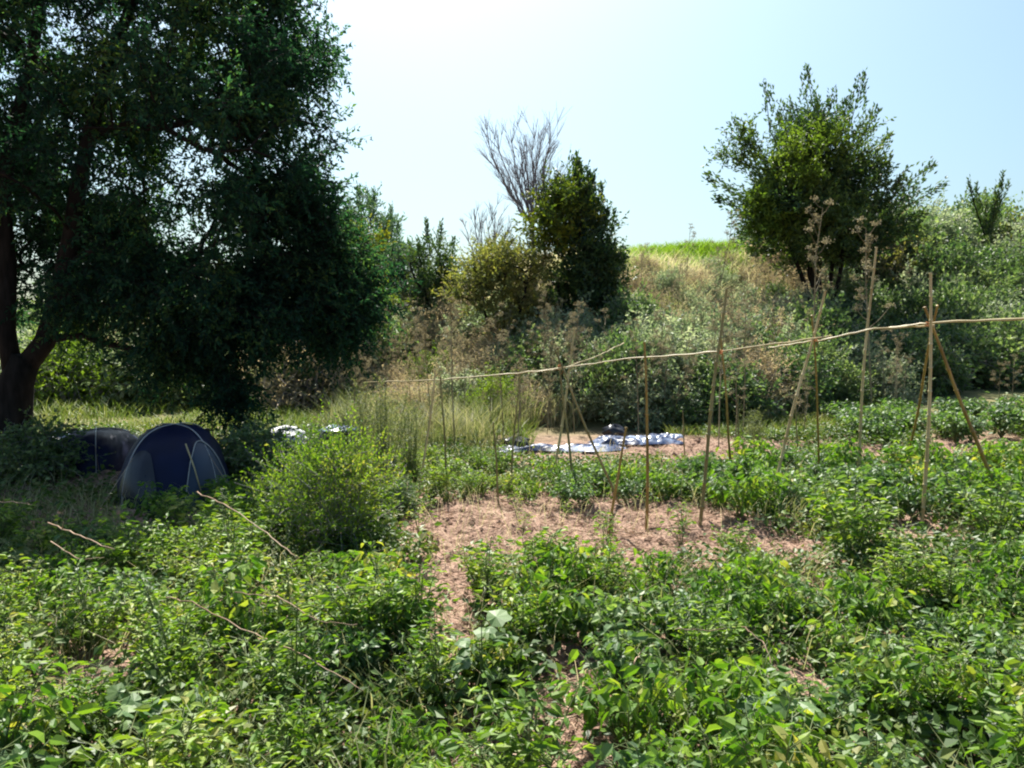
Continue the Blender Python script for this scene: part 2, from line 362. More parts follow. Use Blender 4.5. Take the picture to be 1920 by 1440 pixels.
def blades(name, P, h, wd, mat, lean=.35, seg=True, label=None):
    n = len(P); D = norm(rng.normal(size=(n, 3)) * lean * np.array([1, 1, .2]) + np.array([0, 0, 1.])); th = rng.uniform(0, 2 * math.pi, n)
    Sd = np.stack([np.cos(th), np.sin(th), 0 * th], 1); h = np.broadcast_to(h, (n,))[:, None]; wd = np.broadcast_to(wd, (n,))[:, None]
    out = norm(D * np.array([1, 1, 0]) + 1e-4)
    m = P + D * h * .55; t = P + D * h * .85 + out * h * .28
    V = np.stack([P - Sd * wd * .5, P + Sd * wd * .5, m + Sd * wd * .42, m - Sd * wd * .42, t], 1).reshape(-1, 3)
    o = np.arange(n)[:, None] * 5
    return tag(mesh_obj(name, V, np.array([[0, 1, 2, 3]]) + o, mat, F3=np.array([[3, 2, 4]]) + o), kind='stuff')
# straw and crumbs on the bare soil
P = gpts(90000, 2.6, 18, power=1.2); P = P[bare(P, 1.08)]; n = len(P)
D = rvec(n); D[:, 2] *= .22; mb = MB(); P[:, 2] += .012
s = rng.uniform(.04, .2, n); P[:, 2] += rng.random(n) * .03; mb.add(*leaves(P, D, s, .005 + .006 * rng.random(n) ** 2, .3)); tag(mb.build('straw_litter', M['straw']), kind='stuff')
P = gpts(26000, 2.6, 18, power=1.2); P = P[bare(P, 1.1)]; n = len(P); s = .006 + .05 * rng.random(n) ** 4
oc = np.array([[1, 0, 0], [-1, 0, 0], [0, 1, 0], [0, -1, 0], [0, 0, .8], [0, 0, -.8]]); oc_f = np.array([[0, 2, 4], [2, 1, 4], [1, 3, 4], [3, 0, 4], [2, 0, 5], [1, 2, 5], [3, 1, 5], [0, 3, 5]])
V = P[:, None] + oc[None] * s[:, None, None] * rng.uniform(.6, 1.3, (n, 6, 1)); F = oc_f[None] + np.arange(n)[:, None, None] * 6
tag(mesh_obj('soil_clods', V.reshape(-1, 3), None, M['soil'], F3=F.reshape(-1, 3)), kind='stuff')
# grass among the near weeds
P = gpts(22000, 2.8, 12); P = P[~bare(P)]; P = P[noise(P[:, 0] * 1.1, P[:, 1] * 1.1, 41) > .5]
blades('weed_grass', P, rng.uniform(.12, .42, len(P)), .009, M['grass'], .4)
P = gpts(5200, 3.3, 13, power=.8); P = P[noise(P[:, 0] * .9, P[:, 1] * .9, 49) > .4]
blades('dry_weed_grass', P, rng.uniform(.15, .5, len(P)), .0042, M['drygrass'], .3)
# meadow at the back left, the fluffy tall grass in the middle, dry bank grass, lime ridge grass
def region(n, y0, y1, test, wide=.8, power=1):
    P = gpts(n, y0, y1, wide, power); px, py = proj(P); return P[test(px, py, P)]
P = region(70000, 12.5, 34, lambda a, b, P: (a < 1000) & (b < 850) & (P[:, 1] < np.interp(P[:, 0], FX, FY) + 5))
P = P[(noise(P[:, 0] * .8, P[:, 1] * .8, 42) > .3)]
blades('meadow_grass', P, rng.uniform(.1, .42, len(P)) * (.4 + 1.3 * noise(P[:, 0] * .6, P[:, 1] * .6, 47)), .012 + P[:, 1] * .0004, M['limegrass'], .4)
P = region(50000, 12, 18.5, lambda a, b, P: (a > 620) & (a < 1010) & (b < 850))
cl = noise(P[:, 0] * 2.1, P[:, 1] * 2.1, 43); P = P[cl > .35]; px, py = proj(P); P = P[~((P[:, 1] < 15) & (px > 925))]
blades('tall_grass', P, rng.uniform(.4, 1.15, len(P)), .012, M['grass'], .22)
P = region(42000, 14.5, 21, lambda a, b, P: (a > 1250) & (a < 1700) & (b > 740) & (b < 850))
blades('field_grass', P, rng.uniform(.12, .35, len(P)), .016, M['limegrass'], .4)
P = region(230000, 15, 36, lambda a, b, P: (P[:, 1] > np.interp(P[:, 0], FX, FY)) & (a > 600) & ((P[:, 1] < np.interp(P[:, 0], FX, FY) + 10.5) | (a < 1150)))
ta = noise(P[:, 0] * .5, P[:, 1] * .5, 44); P = P[ta > .3]
blades('bank_grass', P, rng.uniform(.3, 1.1, len(P)), .022, M['drygrass'], .25)
P = region(170000, 24, 40, lambda a, b, P: (P[:, 1] > np.interp(P[:, 0], FX, FY) + 9.5) & (a > 1130))
M['ridge'] = leaf_mat('crest_grass', [(.08, .15, .02), (.16, .26, .03), (.26, .34, .07)], .45, .6, .3)
blades('ridge_grass', P, rng.uniform(.3, .8, len(P)), .04, M['ridge'], .3)

# ---------------------------------------------------------------- trees
def finish_tree(name, base, label, cat, wood, lf, wmat, lmat, group=None, extra=None, crown='crown'):
    r = empty(name, base, label, cat, group)
    wood.build('trunk', wmat, r, True, base)
    if lf is not None: lf.build(crown, lmat, r, False, base)
    if extra is not None: extra[0].build(crown, extra[1], r, False, base)
    return r
def big_tree():
    d0 = 11.8; b = hit(15, 868); b[2] -= .1; b[1] = d0; b[0] = at(15, 800, d0)[0]; b[2] = float(terrain(b[0], b[1])) - .1
    A = lambda x, y, d=11.8: at(x, y, d)
    t1 = [b, A(22, 800), A(30, 720), A(50, 670)]
    right = [A(38, 700), A(85, 640), A(110, 560, 11.7), A(135, 440, 11.6), A(150, 330, 11.5), A(175, 230, 11.4), A(205, 120, 11.3), A(250, 0, 11.2), A(300, -120, 11.2)]
    left = [A(28, 720), A(12, 620), A(15, 500), A(5, 380), A(20, 260), A(60, 120), A(80, -50), A(60, -250)]
    arc = [A(165, 265, 11.5), A(205, 240, 11.2), A(250, 228, 11), A(310, 240, 10.7), A(380, 280, 10.4)]
    arc2 = [A(120, 500, 11.7), A(170, 470, 11.5), A(230, 470, 11.2), A(310, 500, 11)]
    wood = MB(); d = lambda L, a, c: (np.array(L), np.linspace(a, c, len(L)))
    trunks = [(np.array(t1), np.array([.42, .30, .26, .21])), d(right, .17, .06), d(left, .15, .06), d(arc, .05, .03), d(arc2, .05, .03)]
    E = [(A(330, 270, 11.0), (2.1, 2.2, 2.3), 52), (A(130, 40, 11.8), (2.8, 2.6, 2.0), 70), (A(545, 550, 12.1), (1.25, 1.2, .68), 42),
         (A(330, 545, 11.3), (1.5, 1.6, .7), 34), (A(570, 440, 12.2), (.65, 1.0, .9), 30), (A(540, 100, 12.2), (.55, 1.0, 1.1), 20), (A(410, 60, 11.2), (1.1, 1.6, 1.4), 34),
         (A(120, -160, 11.8), (2.6, 2.4, 1.2), 40), (A(-260, 150, 12), (2.2, 2.8, 3.2), 52), (A(-150, 520, 12), (1.5, 1.8, 1.4), 22), (A(130, 300, 12.6), (1.5, 1.2, 2.2), 44), (A(180, 440, 12.9), (1.1, 1., .9), 20), (A(-20, 300, 12.8), (1.0, 1., 1.5), 22), (A(-420, 150, 9.8), (2.2, 2.2, 2.0), 60), (A(440, 705, 11), (.28, .4, .4), 6),  # the near clump far left is out of view, added to shade the left side
         (A(300, 650, 11), (.6, .7, .3), 11), (A(600, 610, 11.9), (.5, .7, .36), 9), (A(170, 560, 12.2), (.6, 1., .5), 9), (A(650, 530, 12.4), (.45, .7, .6), 14), (A(440, 605, 10.8), (.7, .8, .35), 14),
         (A(500, 300, 12.1), (.8, 1.0, 1.2), 26)]
    C = in_ellipsoids(E, 1.08, .4)
    holes = [(60, 600, 50), (330, 330, 16)]
    px, py = proj(C); keep = np.ones(len(C), bool)
    for hx, hy, hr in holes: keep &= (np.hypot(px - hx, py - hy) > hr)
    C = C[keep]
    branchwork(wood, trunks, C, .011, .44)
    ctr = A(250, 300, 11.4); (lv, (P0, P1)) = sprays(C, 24, .58, 18,   .088, .040, .35, .3, C - ctr, .35)
    wood.tubes(P0, P1, .005, .002)
    lf = MB(); lf.add(*lv)
    finish_tree('broadleaf_tree', b, 'huge dark forked tree overhanging the blue tents', 'tree', wood, lf, M['bark'], M['bigleaf'])
big_tree()

def spire_leaves(lf, wood, base, tip, n, ll, lw, width=.35, up=.2):
    base = np.asarray(base); tip = np.asarray(tip); L = np.linalg.norm(tip - base); k = max(6, int(n * 2.2))
    u = rng.random(k) ** .9; w_ = width * (1 - u * .85) * rng.random(k) ** .5; th = rng.uniform(0, 6.28, k)
    P = base + (tip - base) * u[:, None] + np.stack([np.cos(th) * w_, np.sin(th) * w_, rng.normal(size=k) * .1], 1)
    D = norm(rvec(k) * .6 + norm(tip - base) * .9); s = rng.uniform(.7, 1.2, k)
    lf.add(*leaves(P, D, ll * s, lw * s, up)); wood.tube([base, (base + tip) / 2 + rng.normal(size=3) * .04 * L, tip], [.03, .018, .006], 4)
def fill_tree(name, base_px, depth, ells, dens, spires, label, lmat, wmat=None, ll=.13, lw=.055, ntw=18, nl=11, L=.6, r0=.16, group=None, split=None, stems=None, bz=None, cat='tree', shell=.3, droop=-.15):
    b = at(base_px[0], base_px[1], depth); b[2] = float(terrain(b[0], b[1])) - .1
    wood, lf, lf2 = MB(), MB(), MB(); E = [(at(x, y, depth + dd), (rx * depth / FOC, (rx + rz) * .5 * depth / FOC, rz * depth / FOC), n) for (x, y, dd, rx, rz, n) in ells]
    C = in_ellipsoids(E, dens, shell); top = at(ells[0][0], ells[0][1], depth)
    T = []
    for k in range(stems or 3):
        q = b + np.array([rng.normal() * .25, rng.normal() * .25, 0]); t = top + np.array([(k - ((stems or 3) - 1) / 2) * .7, rng.normal() * .4, rng.normal() * .3])
        pts = np.array([q + (t - q) * u + rng.normal(size=3) * .07 * (u > 0) for u in np.linspace(0, 1, 6)]); T.append((pts, np.linspace(r0, r0 * .3, 6)))
    branchwork(wood, T, C, .012, .42)
    (lv, (P0, P1)) = sprays(C, ntw, L, nl, ll, lw, .3, droop, C - b, .5)
    wood.tubes(P0, P1, .006, .003); lf.add(*lv)
    for (x0, y0, x1, y1, n, wd) in spires: spire_leaves(lf, wood, at(x0, y0, depth + rng.normal() * .4), at(x1, y1, depth + rng.normal() * .5), n, ll, lw, wd * depth / FOC)
    if split is not None:                # sunlit side of the crown, put into the leaf colour
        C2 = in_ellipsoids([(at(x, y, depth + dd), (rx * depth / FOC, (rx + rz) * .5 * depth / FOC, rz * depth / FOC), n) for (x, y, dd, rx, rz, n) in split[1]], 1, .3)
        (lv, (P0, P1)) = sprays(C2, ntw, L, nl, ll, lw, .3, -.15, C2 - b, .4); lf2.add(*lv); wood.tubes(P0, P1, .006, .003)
    r = finish_tree(name, b, label, cat, wood, lf, wmat or M['bark'], lmat, group)
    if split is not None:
        o = lf2.build('foliage', split[0], r, False, b); o['label'] = 'yellow green leaves with sunlight put into their colour'
    return r
# right-hand tree on the bank
def fan(c, tips, n, wd, f=.25):
    return [(c[0] + (x - c[0]) * f, c[1] + (y - c[1]) * f, x, y, n, wd) for x, y in tips]
fill_tree('bank_tree', (1545, 520), 26, [(1540, 360, 0, 95, 85, 44), (1465, 350, 0, 60, 65, 20), (1620, 370, 0, 70, 75, 24), (1550, 450, 0, 120, 55, 44), (1590, 440, -1.5, 100, 55, 26), (1480, 400, -.8, 70, 45, 20), (1520, 270, 0, 60, 50, 14), (1385, 290, 0, 25, 35, 4)], 1.0,
     fan((1540, 440), [(1325, 330), (1345, 372), (1372, 225), (1400, 262), (1385, 300), (1434, 155), (1460, 205), (1480, 190), (1512, 128), (1530, 185), (1560, 175), (1590, 185), (1618, 142), (1640, 205), (1625, 240), (1665, 255), (1660, 300)], 150, 52)
     + fan((1600, 440), [(1690, 330), (1700, 370), (1752, 305), (1772, 345), (1735, 400), (1720, 430)], 90, 36) + fan((1500, 470), [(1400, 400), (1390, 440), (1410, 470)], 90, 50),
     'large bushy tree with spiky top standing alone on the right bank', M['rightleaf'], ll=.17, lw=.07, ntw=17, nl=11, L=.7, r0=.10, stems=6, split=(M['lime'], [(1445, 400, -1.2, 42, 50, 12), (1500, 310, -1.6, 40, 50, 8), (1560, 260, -1.2, 40, 30, 4)]))  # lime leaves paint sunlight onto the lit parts of this crown
# conical tree in the middle, its sunlit left side painted with yellow leaves
fill_tree('conical_tree', (1080, 640), 22, [(1092, 490, 0, 52, 80, 34), (1090, 590, 0, 80, 55, 34), (1130, 530, 0, 45, 55, 16), (1078, 385, 0, 28, 50, 12)], 1.0,
     [(1080, 400, 1083, 305, 120, 20), (1105, 400, 1112, 330, 90, 16), (1050, 400, 1045, 330, 70, 18), (1140, 470, 1150, 400, 60, 18), (1150, 520, 1170, 470, 60, 20), (1020, 420, 1020, 350, 60, 16), (1085, 500, 1083, 300, 260, 34), (1090, 560, 1170, 480, 120, 30), (1080, 560, 1000, 500, 120, 30), (1100, 480, 1140, 390, 120, 24), (1070, 480, 1025, 370, 120, 24), (1095, 450, 1105, 325, 140, 22), (1060, 470, 1060, 340, 120, 24), (1120, 480, 1128, 350, 120, 24), (1090, 640, 1160, 560, 160, 40), (1080, 660, 1010, 600, 100, 36)],
     'dark conical tree with left side coloured as sunlit beside the bare tree', M['treeleaf'], ll=.14, lw=.065, ntw=18, nl=12, L=.6, r0=.12, split=(M['yellowleaf'], [(1035, 420, -.7, 32, 65, 14), (1075, 385, -.9, 35, 40, 8)]))
# trees of the tree line behind
fill_tree('slender_tree', (690, 600), 30, [(690, 440, 0, 45, 60, 18), (700, 520, 0, 55, 60, 16)], 1.0,
     [(680, 430, 672, 350, 90, 16), (695, 430, 700, 360, 90, 16), (720, 450, 735, 395, 60, 16), (660, 430, 655, 375, 60, 16)],
     'blue green tree with upright shoots right behind the big dark crown', M['blueleaf'], ll=.16, lw=.06, r0=.1)
fill_tree('slender_tree', (745, 600), 27, [(742, 500, 0, 30, 55, 14), (745, 560, 0, 40, 40, 10)], 1.0, [(735, 480, 748, 415, 60, 14)],
     'small tree with dark teal leaves in the gap right of the big crown', M['blueleaf'], ll=.15, lw=.055, r0=.08)
fill_tree('slender_tree', (815, 600), 25, [(815, 510, 0, 38, 50, 16), (830, 565, 0, 50, 35, 12)], 1.0, [(805, 480, 800, 415, 80, 12), (820, 480, 828, 420, 80, 12), (845, 500, 850, 450, 50, 12), (790, 500, 783, 450, 40, 10)],
     'dark green tree with two pointed tips left of the olive bush', M['treeleaf'], ll=.14, lw=.05, r0=.08)
fill_tree('yellow_tree', (660, 640), 22, [(660, 500, 0, 50, 60, 20), (690, 570, 0, 40, 50, 12)], 1.0, [(700, 470, 725, 440, 60, 12)],
     'yellow green tree peeping out below the big dark crown', M['yellowleaf'], ll=.13, lw=.055, r0=.08)
fill_tree('olive_bush', (940, 640), 21, [(945, 520, 0, 80, 55, 34), (900, 530, 0, 50, 50, 16), (960, 590, 0, 70, 40, 16)], 1.0, [],
     'olive and rusty coloured bush left of the dark conical tree', M['oliveleaf'], ll=.11, lw=.05, r0=.07, cat='bush')
# bare trees
def bare_tree(base_px, fork_px, depth, tips, label, r0, sub=14, spread=28, l0=.35):
    b = at(base_px[0], base_px[1], depth); b[2] = float(terrain(b[0], b[1])) - .1; wood = MB()
    f = at(fork_px[0], fork_px[1], depth); wood.tube([b, (b + f) / 2 + .03, f], [r0, r0 * .8, r0 * .6], 7)
    for (x, y) in tips:
        t = at(x, y, depth + rng.normal() * .7); m = (f + t) / 2 + np.array([(t - f)[0] * .18, 0, -.1 * (t - f)[2]]); u = np.linspace(0, 1, 9)[:, None]
        P = (1 - u) ** 2 * f + 2 * u * (1 - u) * m + u ** 2 * t; P += rng.normal(size=P.shape) * .03; wood.tube(P, np.linspace(r0 * .4, .008, 9), 5)
        k = rng.integers(1, 8, sub); A = P[k]; L = l0 + rng.random(sub) * l0 * 2.2; D = norm((t - f) * .5 + rvec(sub) * np.linalg.norm(t - f) * .32 + np.array([0, 0, .4]))
        B = A + D * L[:, None]; wood.tubes(A, B, .010, .005)
        A2 = np.repeat(A + (B - A) * .55, 3, 0); B2 = A2 + norm(np.repeat(D, 3, 0) + rvec(sub * 3) * .45) * (L.repeat(3) * .6)[:, None]; wood.tubes(A2, B2, .006, .003)
    r = empty('bare_tree', b, label, 'tree'); wood.build('branches', M['paletwig'], r, True, b)
bare_tree((1005, 600), (998, 420), 23, [(910, 250), (932, 255), (955, 240), (985, 250), (1000, 230), (1012, 245), (1032, 238), (925, 300), (1025, 300), (975, 270), (1045, 330)],
          'tall leafless pale tree with a broom of thin branches', .1, 24)
bare_tree((905, 600), (905, 500), 22.5, [(868, 415), (885, 395), (902, 400), (925, 385), (940, 400), (955, 420), (930, 430)], 'low leafless pale shrub left of the tall bare tree', .05, 14, l0=.2)
# shoots on the ridge at the far right
b = at(1850, 420, 27); b[2] = float(terrain(b[0], b[1]))
wood, lf = MB(), MB()
for (x1, y1, n) in [(1815, 338, 120), (1830, 350, 80), (1848, 375, 60), (1880, 330, 120), (1868, 360, 90), (1892, 345, 60)]:
    spire_leaves(lf, wood, at(1850 + rng.normal() * 6, 440, 27), at(x1, y1, 27 + rng.normal() * .3), n, .14, .05, .18)
finish_tree('forked_sapling', b, 'V shaped sapling with feathery shoots on the ridge near the right edge', 'sapling', wood, lf, M['bark'], M['rightleaf'])

# ---------------------------------------------------------------- shrubs on the bank
def make_shrub(nm, lmat, ncl, ll, lw, flat=.75, L=.34, ntw=12, nl=9, up=.45, droop=.1, cat='shrub'):
    """a 1 m wide bush at the origin, to be copied"""
    C = in_ellipsoids([((0, 0, .42), (.5, .5, .42 * flat / .75), ncl)], 1, .55); C = C[C[:, 2] > .05]
    C += (rng.normal(size=C.shape) * .05)
    w_, lf = MB(), MB(); T = []
    for k in range(4):
        a = rng.uniform(0, 6.28); q = np.array([math.cos(a) * .12, math.sin(a) * .12, .35]); T.append((np.array([[0, 0, -.05], q * .5, q]), np.array([.02, .015, .01])))
    branchwork(w_, T, C, .004, .4)
    (lv, (P0, P1)) = sprays(C, ntw, L, nl, ll, lw, up, droop, C - np.array([0, 0, .2]), .5); V, q4, t3 = lv; V[:, 2] = np.maximum(V[:, 2], -.05)
    w_.tubes(P0, P1, .0025, .0015); lf.add(V, q4, t3)
    r = empty(nm, (0, 0, 0), 'x', cat); w_.build('stems', M['paletwig'], r); lf.build('foliage', lmat, r); return r
PROTO = {}
for kind, mat, ncl, ll, lw in [('sage', 'sage', 44, .075, .042), ('green', 'shrubgreen', 44, .075, .045), ('dry', 'drybush', 40, .06, .02), ('lime', 'lime', 40, .07, .034), ('olive', 'oliveleaf', 44, .065, .034)]:
    PROTO[kind] = [make_shrub({'sage': 'bramble_bush', 'green': 'green_shrub', 'dry': 'dry_bush', 'lime': 'bright_shrub', 'olive': 'olive_shrub'}[kind], M[mat], ncl, ll, lw) for _ in range(2)]
LOOK = {'sage': 'grey green bramble bush', 'green': 'dark green rounded shrub', 'dry': 'dry tan bush', 'lime': 'bright yellow green shrub', 'olive': 'olive green shrub'}
used = set()
def put(kind, loc, sc, label, group=None):
    k = int(rng.integers(0, 2)); p = PROTO[kind][k]; rz = rng.uniform(0, 6.28)
    scl = (sc * rng.uniform(.9, 1.2), sc * rng.uniform(.9, 1.2), sc * rng.uniform(.85, 1.45))
    loc = (loc[0], loc[1], loc[2] - .06 * sc)
    if id(p) not in used:
        used.add(id(p)); p.location = [float(v) for v in loc]; p.rotation_euler = (0, 0, rz); p.scale = scl; p['label'] = label
        if group: p['group'] = group
        return p
    return dup(p, loc, rz, scl, label, group)
def zone_label(kind, px, py):
    if px < 620: w_ = 'beyond the meadow behind the tents'
    elif px < 880: w_ = 'on the low bank left of the olive bush' if py < 690 else 'behind the tall grass'
    elif px < 1170: w_ = 'below the conical tree' if py < 720 else 'directly behind the crumpled plastic sheeting'
    elif px < 1480: w_ = 'on the dry slope left of the bank tree' if py < 640 else 'at the slope foot behind the middle canes'
    elif px < 1700: w_ = 'around the foot of the bank tree' if py < 600 else 'behind the tallest pale cane'
    else: w_ = 'on the upper right bank' if py < 580 else 'above the right crop row'
    return LOOK[kind] + ' ' + w_, LOOK[kind] + ('es ' if LOOK[kind].endswith('bush') else 's ') + w_
ZONES = [  # px range, py range, mix, count, scale
    ((640, 980), (600, 720), [('sage', .5), ('dry', .25), ('green', .15), ('olive', .1)], 30, 1.25),
    ((980, 1180), (640, 760), [('sage', .4), ('green', .4), ('dry', .2)], 14, 1.1),
    ((1450, 1700), (490, 530), [('green', .8), ('dry', .2)], 16, 2.0),
    ((660, 1000), (735, 800), [('dry', .45), ('sage', .35), ('lime', .2)], 34, .85),
    ((1170, 1480), (500, 640), [('dry', .35), ('sage', .45), ('olive', .2)], 30, .75),
    ((1170, 1480), (640, 790), [('sage', .45), ('green', .3), ('dry', .25)], 24, 1.15),
    ((1440, 1720), (500, 640), [('sage', .45), ('green', .35), ('dry', .2)], 22, 1.2),
    ((1480, 1740), (640, 770), [('sage', .5), ('green', .5)], 22, 1.3),
    ((1700, 1960), (440, 600), [('green', .6), ('sage', .2), ('olive', .2)], 26, 1.7),
    ((1720, 1960), (600, 740), [('green', .6), ('sage', .4)], 22, 1.6),
    ((1690, 1960), (425, 450), [('lime', 1)], 9, 1.4),
    ((40, 660), (728, 768), [('green', .3), ('sage', .35), ('lime', .15), ('dry', .2)], 40, 2.0),
    ((1060, 1330), (730, 800), [('green', .6), ('sage', .4)], 10, .95),
]
for (xr, yr, mix, n, sc) in ZONES:
    cells = int(math.ceil(math.sqrt(n * (xr[1] - xr[0]) / (yr[1] - yr[0]) * .6)))
    for k in range(n):
        px = xr[0] + (xr[1] - xr[0]) * ((k * .618034 + rng.random() * .05) % 1); py = yr[0] + (yr[1] - yr[0]) * ((k + .5) / n)
        p = hit(px, py)
        if p[1] > 60: continue
        kind = rng.choice([m[0] for m in mix], p=np.array([m[1] for m in mix]) / sum(m[1] for m in mix))
        lab, grp = zone_label(kind, px, py); q_ = sc * rng.uniform(.75, 1.3); third = (px - xr[0]) / (xr[1] - xr[0])
        w_ = ('low ' if q_ < sc else 'tall ') ; e_ = ', left part' if third < .34 else ', middle part' if third < .67 else ', right part'
        put(kind, p, q_, w_ + lab + e_, w_ + grp + e_)

# a far hedge line on the flat land to the left, seen under the tree
for px, h_ in [(-40, 2.5), (20, 3), (75, 2.6), (150, 3.4), (260, 3), (390, 4), (500, 3.6), (600, 4)]:
    y = 62 + rng.random() * 8; p = at(px, 640, y); p[2] = float(terrain(p[0], p[1])); put('green', p, h_ * 1.5, 'dark green rounded shrub far off across the fields behind the big trunk', 'far bushes behind the big trunk')

# ---------------------------------------------------------------- dry umbel stalks
def make_stalk(h, nb):
    mb = MB(); hd = MB(); p = np.array([[0, 0, 0], [.02, .01, h * .4], [0, .03, h * .75], [.03, .0, h]]); mb.tube(p, [.011, .009, .007, .004], 5)
    for k in range(nb):
        z = h * (.42 + .58 * (k + 1) / nb); a = rng.uniform(0, 6.28); L = (.17 + .14 * rng.random()) * (1.3 - z / h * .7); s = np.array([.01, .01, z])
        e = s + np.array([math.cos(a) * L * .75, math.sin(a) * L * .75, L * .75]); mb.tube([s, (s + e) / 2 + [0, 0, -.02], e], [.005, .004, .003], 4)
        m = int(rng.integers(7, 14)); D = rvec(m); D[:, 2] = abs(D[:, 2]) * .7 + .35; E_ = e + norm(D) * rng.uniform(.03, .08, m)[:, None]; mb.tubes(np.repeat(e[None], m, 0), E_, .0016, .0012)
        q = np.repeat(E_, 5, 0) + rng.normal(size=(m * 5, 3)) * .014; hd.add(*leaves(q, rvec(len(q)), .022, .014, .3))
    r = empty('dry_stalk', (0, 0, 0), 'x', 'dry plant'); mb.build('stem', M['stalk'], r); hd.build('foliage', M['stalk'], r); return r  # the second mesh holds the dry seed heads, not leaves
SP_ = [make_stalk(h, n) for h, n in ((1.5, 9), (1.9, 12), (1.2, 8), (2.2, 14))]
sused = set()
def put_stalk(k, p, sc, label, group=None):
    pr = SP_[k]; rz = rng.uniform(0, 6.28); tl = (rng.normal() * .07, rng.normal() * .07)
    if k not in sused:
        sused.add(k); pr.location = [float(v) for v in p]; pr.rotation_euler = (tl[0], tl[1], rz); pr.scale = (sc,) * 3; pr['label'] = label
        if group: pr['group'] = group
    else: dup(pr, p, rz, sc, label, group, tl)
stalk_zones = [((880, 1300), (745, 800), 26, 'slender grey dry stalk at the bank foot behind the left tripod', 'grey dry stalks behind the left tripod'),
               ((640, 900), (735, 800), 20, 'slender grey dry stalk rising from the tall grass', 'grey dry stalks in the tall grass'),
               ((1300, 1900), (700, 790), 18, 'slender grey dry stalk at the bank foot behind the right canes', 'grey dry stalks behind the right canes'),
               ((660, 980), (800, 850), 14, 'tall thin dry stalk among the leftmost canes', 'dry stalks among the leftmost canes'),
               ((980, 1300), (790, 815), 12, 'tall thin dry stalk between the canes and the tall grass', 'dry stalks between the canes'),
               ((1300, 1560), (780, 850), 8, 'thin dry stalk behind the leaning pale cane', 'dry stalks behind the leaning cane'),
               ((1140, 1480), (540, 700), 26, 'dry tan umbel stalk on the slope left of the bank tree', 'dry stalks on the open slope'),
               ((780, 1010), (640, 760), 18, 'dry tan umbel stalk among brambles below the olive bush', 'dry stalks in the middle brambles'),
               ((1480, 1700), (510, 620), 20, 'dry brown umbel stalk in front of the bank tree', 'dry stalks before the bank tree'),
               ((650, 800), (640, 740), 8, 'dry tan umbel stalk right of the big dark crown', 'dry stalks beside the big crown')]
for xr, yr, n, lab, grp in stalk_zones:
    for k in range(n):
        p = hit(rng.uniform(*xr), rng.uniform(*yr))
        if p[1] < 50: put_stalk(int(rng.integers(0, 4)), p, rng.uniform(.8, 1.25), lab, grp)
for px, top, dd, lab in [(1520, 375, 20, 'tall brown dead stalk rising before the dark foot of the bank tree'), (1340, 395, 24, 'pinkish dead stalk standing against the sky on the ridge'),
                         (1640, 410, 18, 'dead stalk with a wide brown head above the tallest pale cane'), (1200, 600, 13.5, 'dead stalk rising behind the upright middle cane'), (1045, 560, 19, 'pale dead stalk before the conical tree')]:
    p = at(px, 600, dd); p[2] = float(terrain(p[0], p[1])); t = at(px, top, dd); put_stalk(3, p, (t[2] - p[2]) / 2.3, lab)

# ---------------------------------------------------------------- crop plants
def make_crop(nm, lmat, nst, h, wd, nlf, ll, lw, droop=.5, tpl=LEAF_M, up=.55, curve=.3):
    st, lf = MB(), MB()
    for k in range(nst):
        a = rng.uniform(0, 6.28); r_ = wd * rng.random() ** .6; hh = h * rng.uniform(.65, 1.1) * (1 - .25 * r_ / wd)
        e = np.array([math.cos(a) * r_, math.sin(a) * r_, hh]); m = e * .5 + np.array([0, 0, hh * curve * .5]); u = np.linspace(0, 1, 6)[:, None]
        P = 2 * u * (1 - u) * m + u ** 2 * e; st.tube(P, np.linspace(.006, .002, 6), 4, cap=False)
        uu = rng.random(nlf) ** .65 * .92 + .08; B = 2 * (uu * (1 - uu))[:, None] * m + (uu ** 2)[:, None] * e; ph = rng.uniform(0, 6.28, nlf)
        pd = norm(np.stack([np.cos(ph), np.sin(ph), .45 + 0 * ph], 1)); Lp = rng.uniform(.02, .09, nlf)[:, None]; E_ = B + pd * Lp; st.tubes(B, E_, .0018, .0013)
        D = norm(pd * np.array([1, 1, .3]) + np.array([0, 0, -droop]) * rng.uniform(.2, 1.3, nlf)[:, None] + rvec(nlf) * .3); s = rng.uniform(.5, 1.2, nlf)
        lf.add(*leaves(E_, D, ll * s, lw * s, up, tpl))
    r = empty(nm, (0, 0, 0), 'x', 'plant'); st.build('stems', M['stem'], r); lf.build('leaves', lmat, r); return r
CROP = {'crop': [make_crop('crop_plant', M['crop'], 10, .5, .24, 20, .078, .04, 1.1, up=.3) for _ in range(4)],
        'blue': [make_crop('potato_plant', M['cropblue'], 12, .38, .26, 20, .066, .04, .6, up=.4) for _ in range(4)],
        'weed': [make_crop('leafy_weed', M['weed'], 14, .55, .24, 28, .06, .026, .15, up=.4) for _ in range(4)],
        'sparse': [make_crop('sparse_weed', M['weed'], 5, .4, .12, 10, .06, .025, .1, up=.4) for _ in range(2)]}
cused = {}
def put_crop(kind, p, sc, label, group, k=None):
    k = int(rng.integers(0, len(CROP[kind]))) if k is None else k; pr = CROP[kind][k]; rz = rng.uniform(0, 6.28); tl = (rng.normal() * .08, rng.normal() * .08)
    p = (p[0], p[1], p[2] - .01)
    if (kind, k) not in cused:
        cused[(kind, k)] = 1; pr.location = [float(v) for v in p]; pr.rotation_euler = (tl[0], tl[1], rz); pr.scale = (sc,) * 3; pr['label'] = label; pr['group'] = group
        return pr
    return dup(pr, p, rz, sc, label, group, tl)
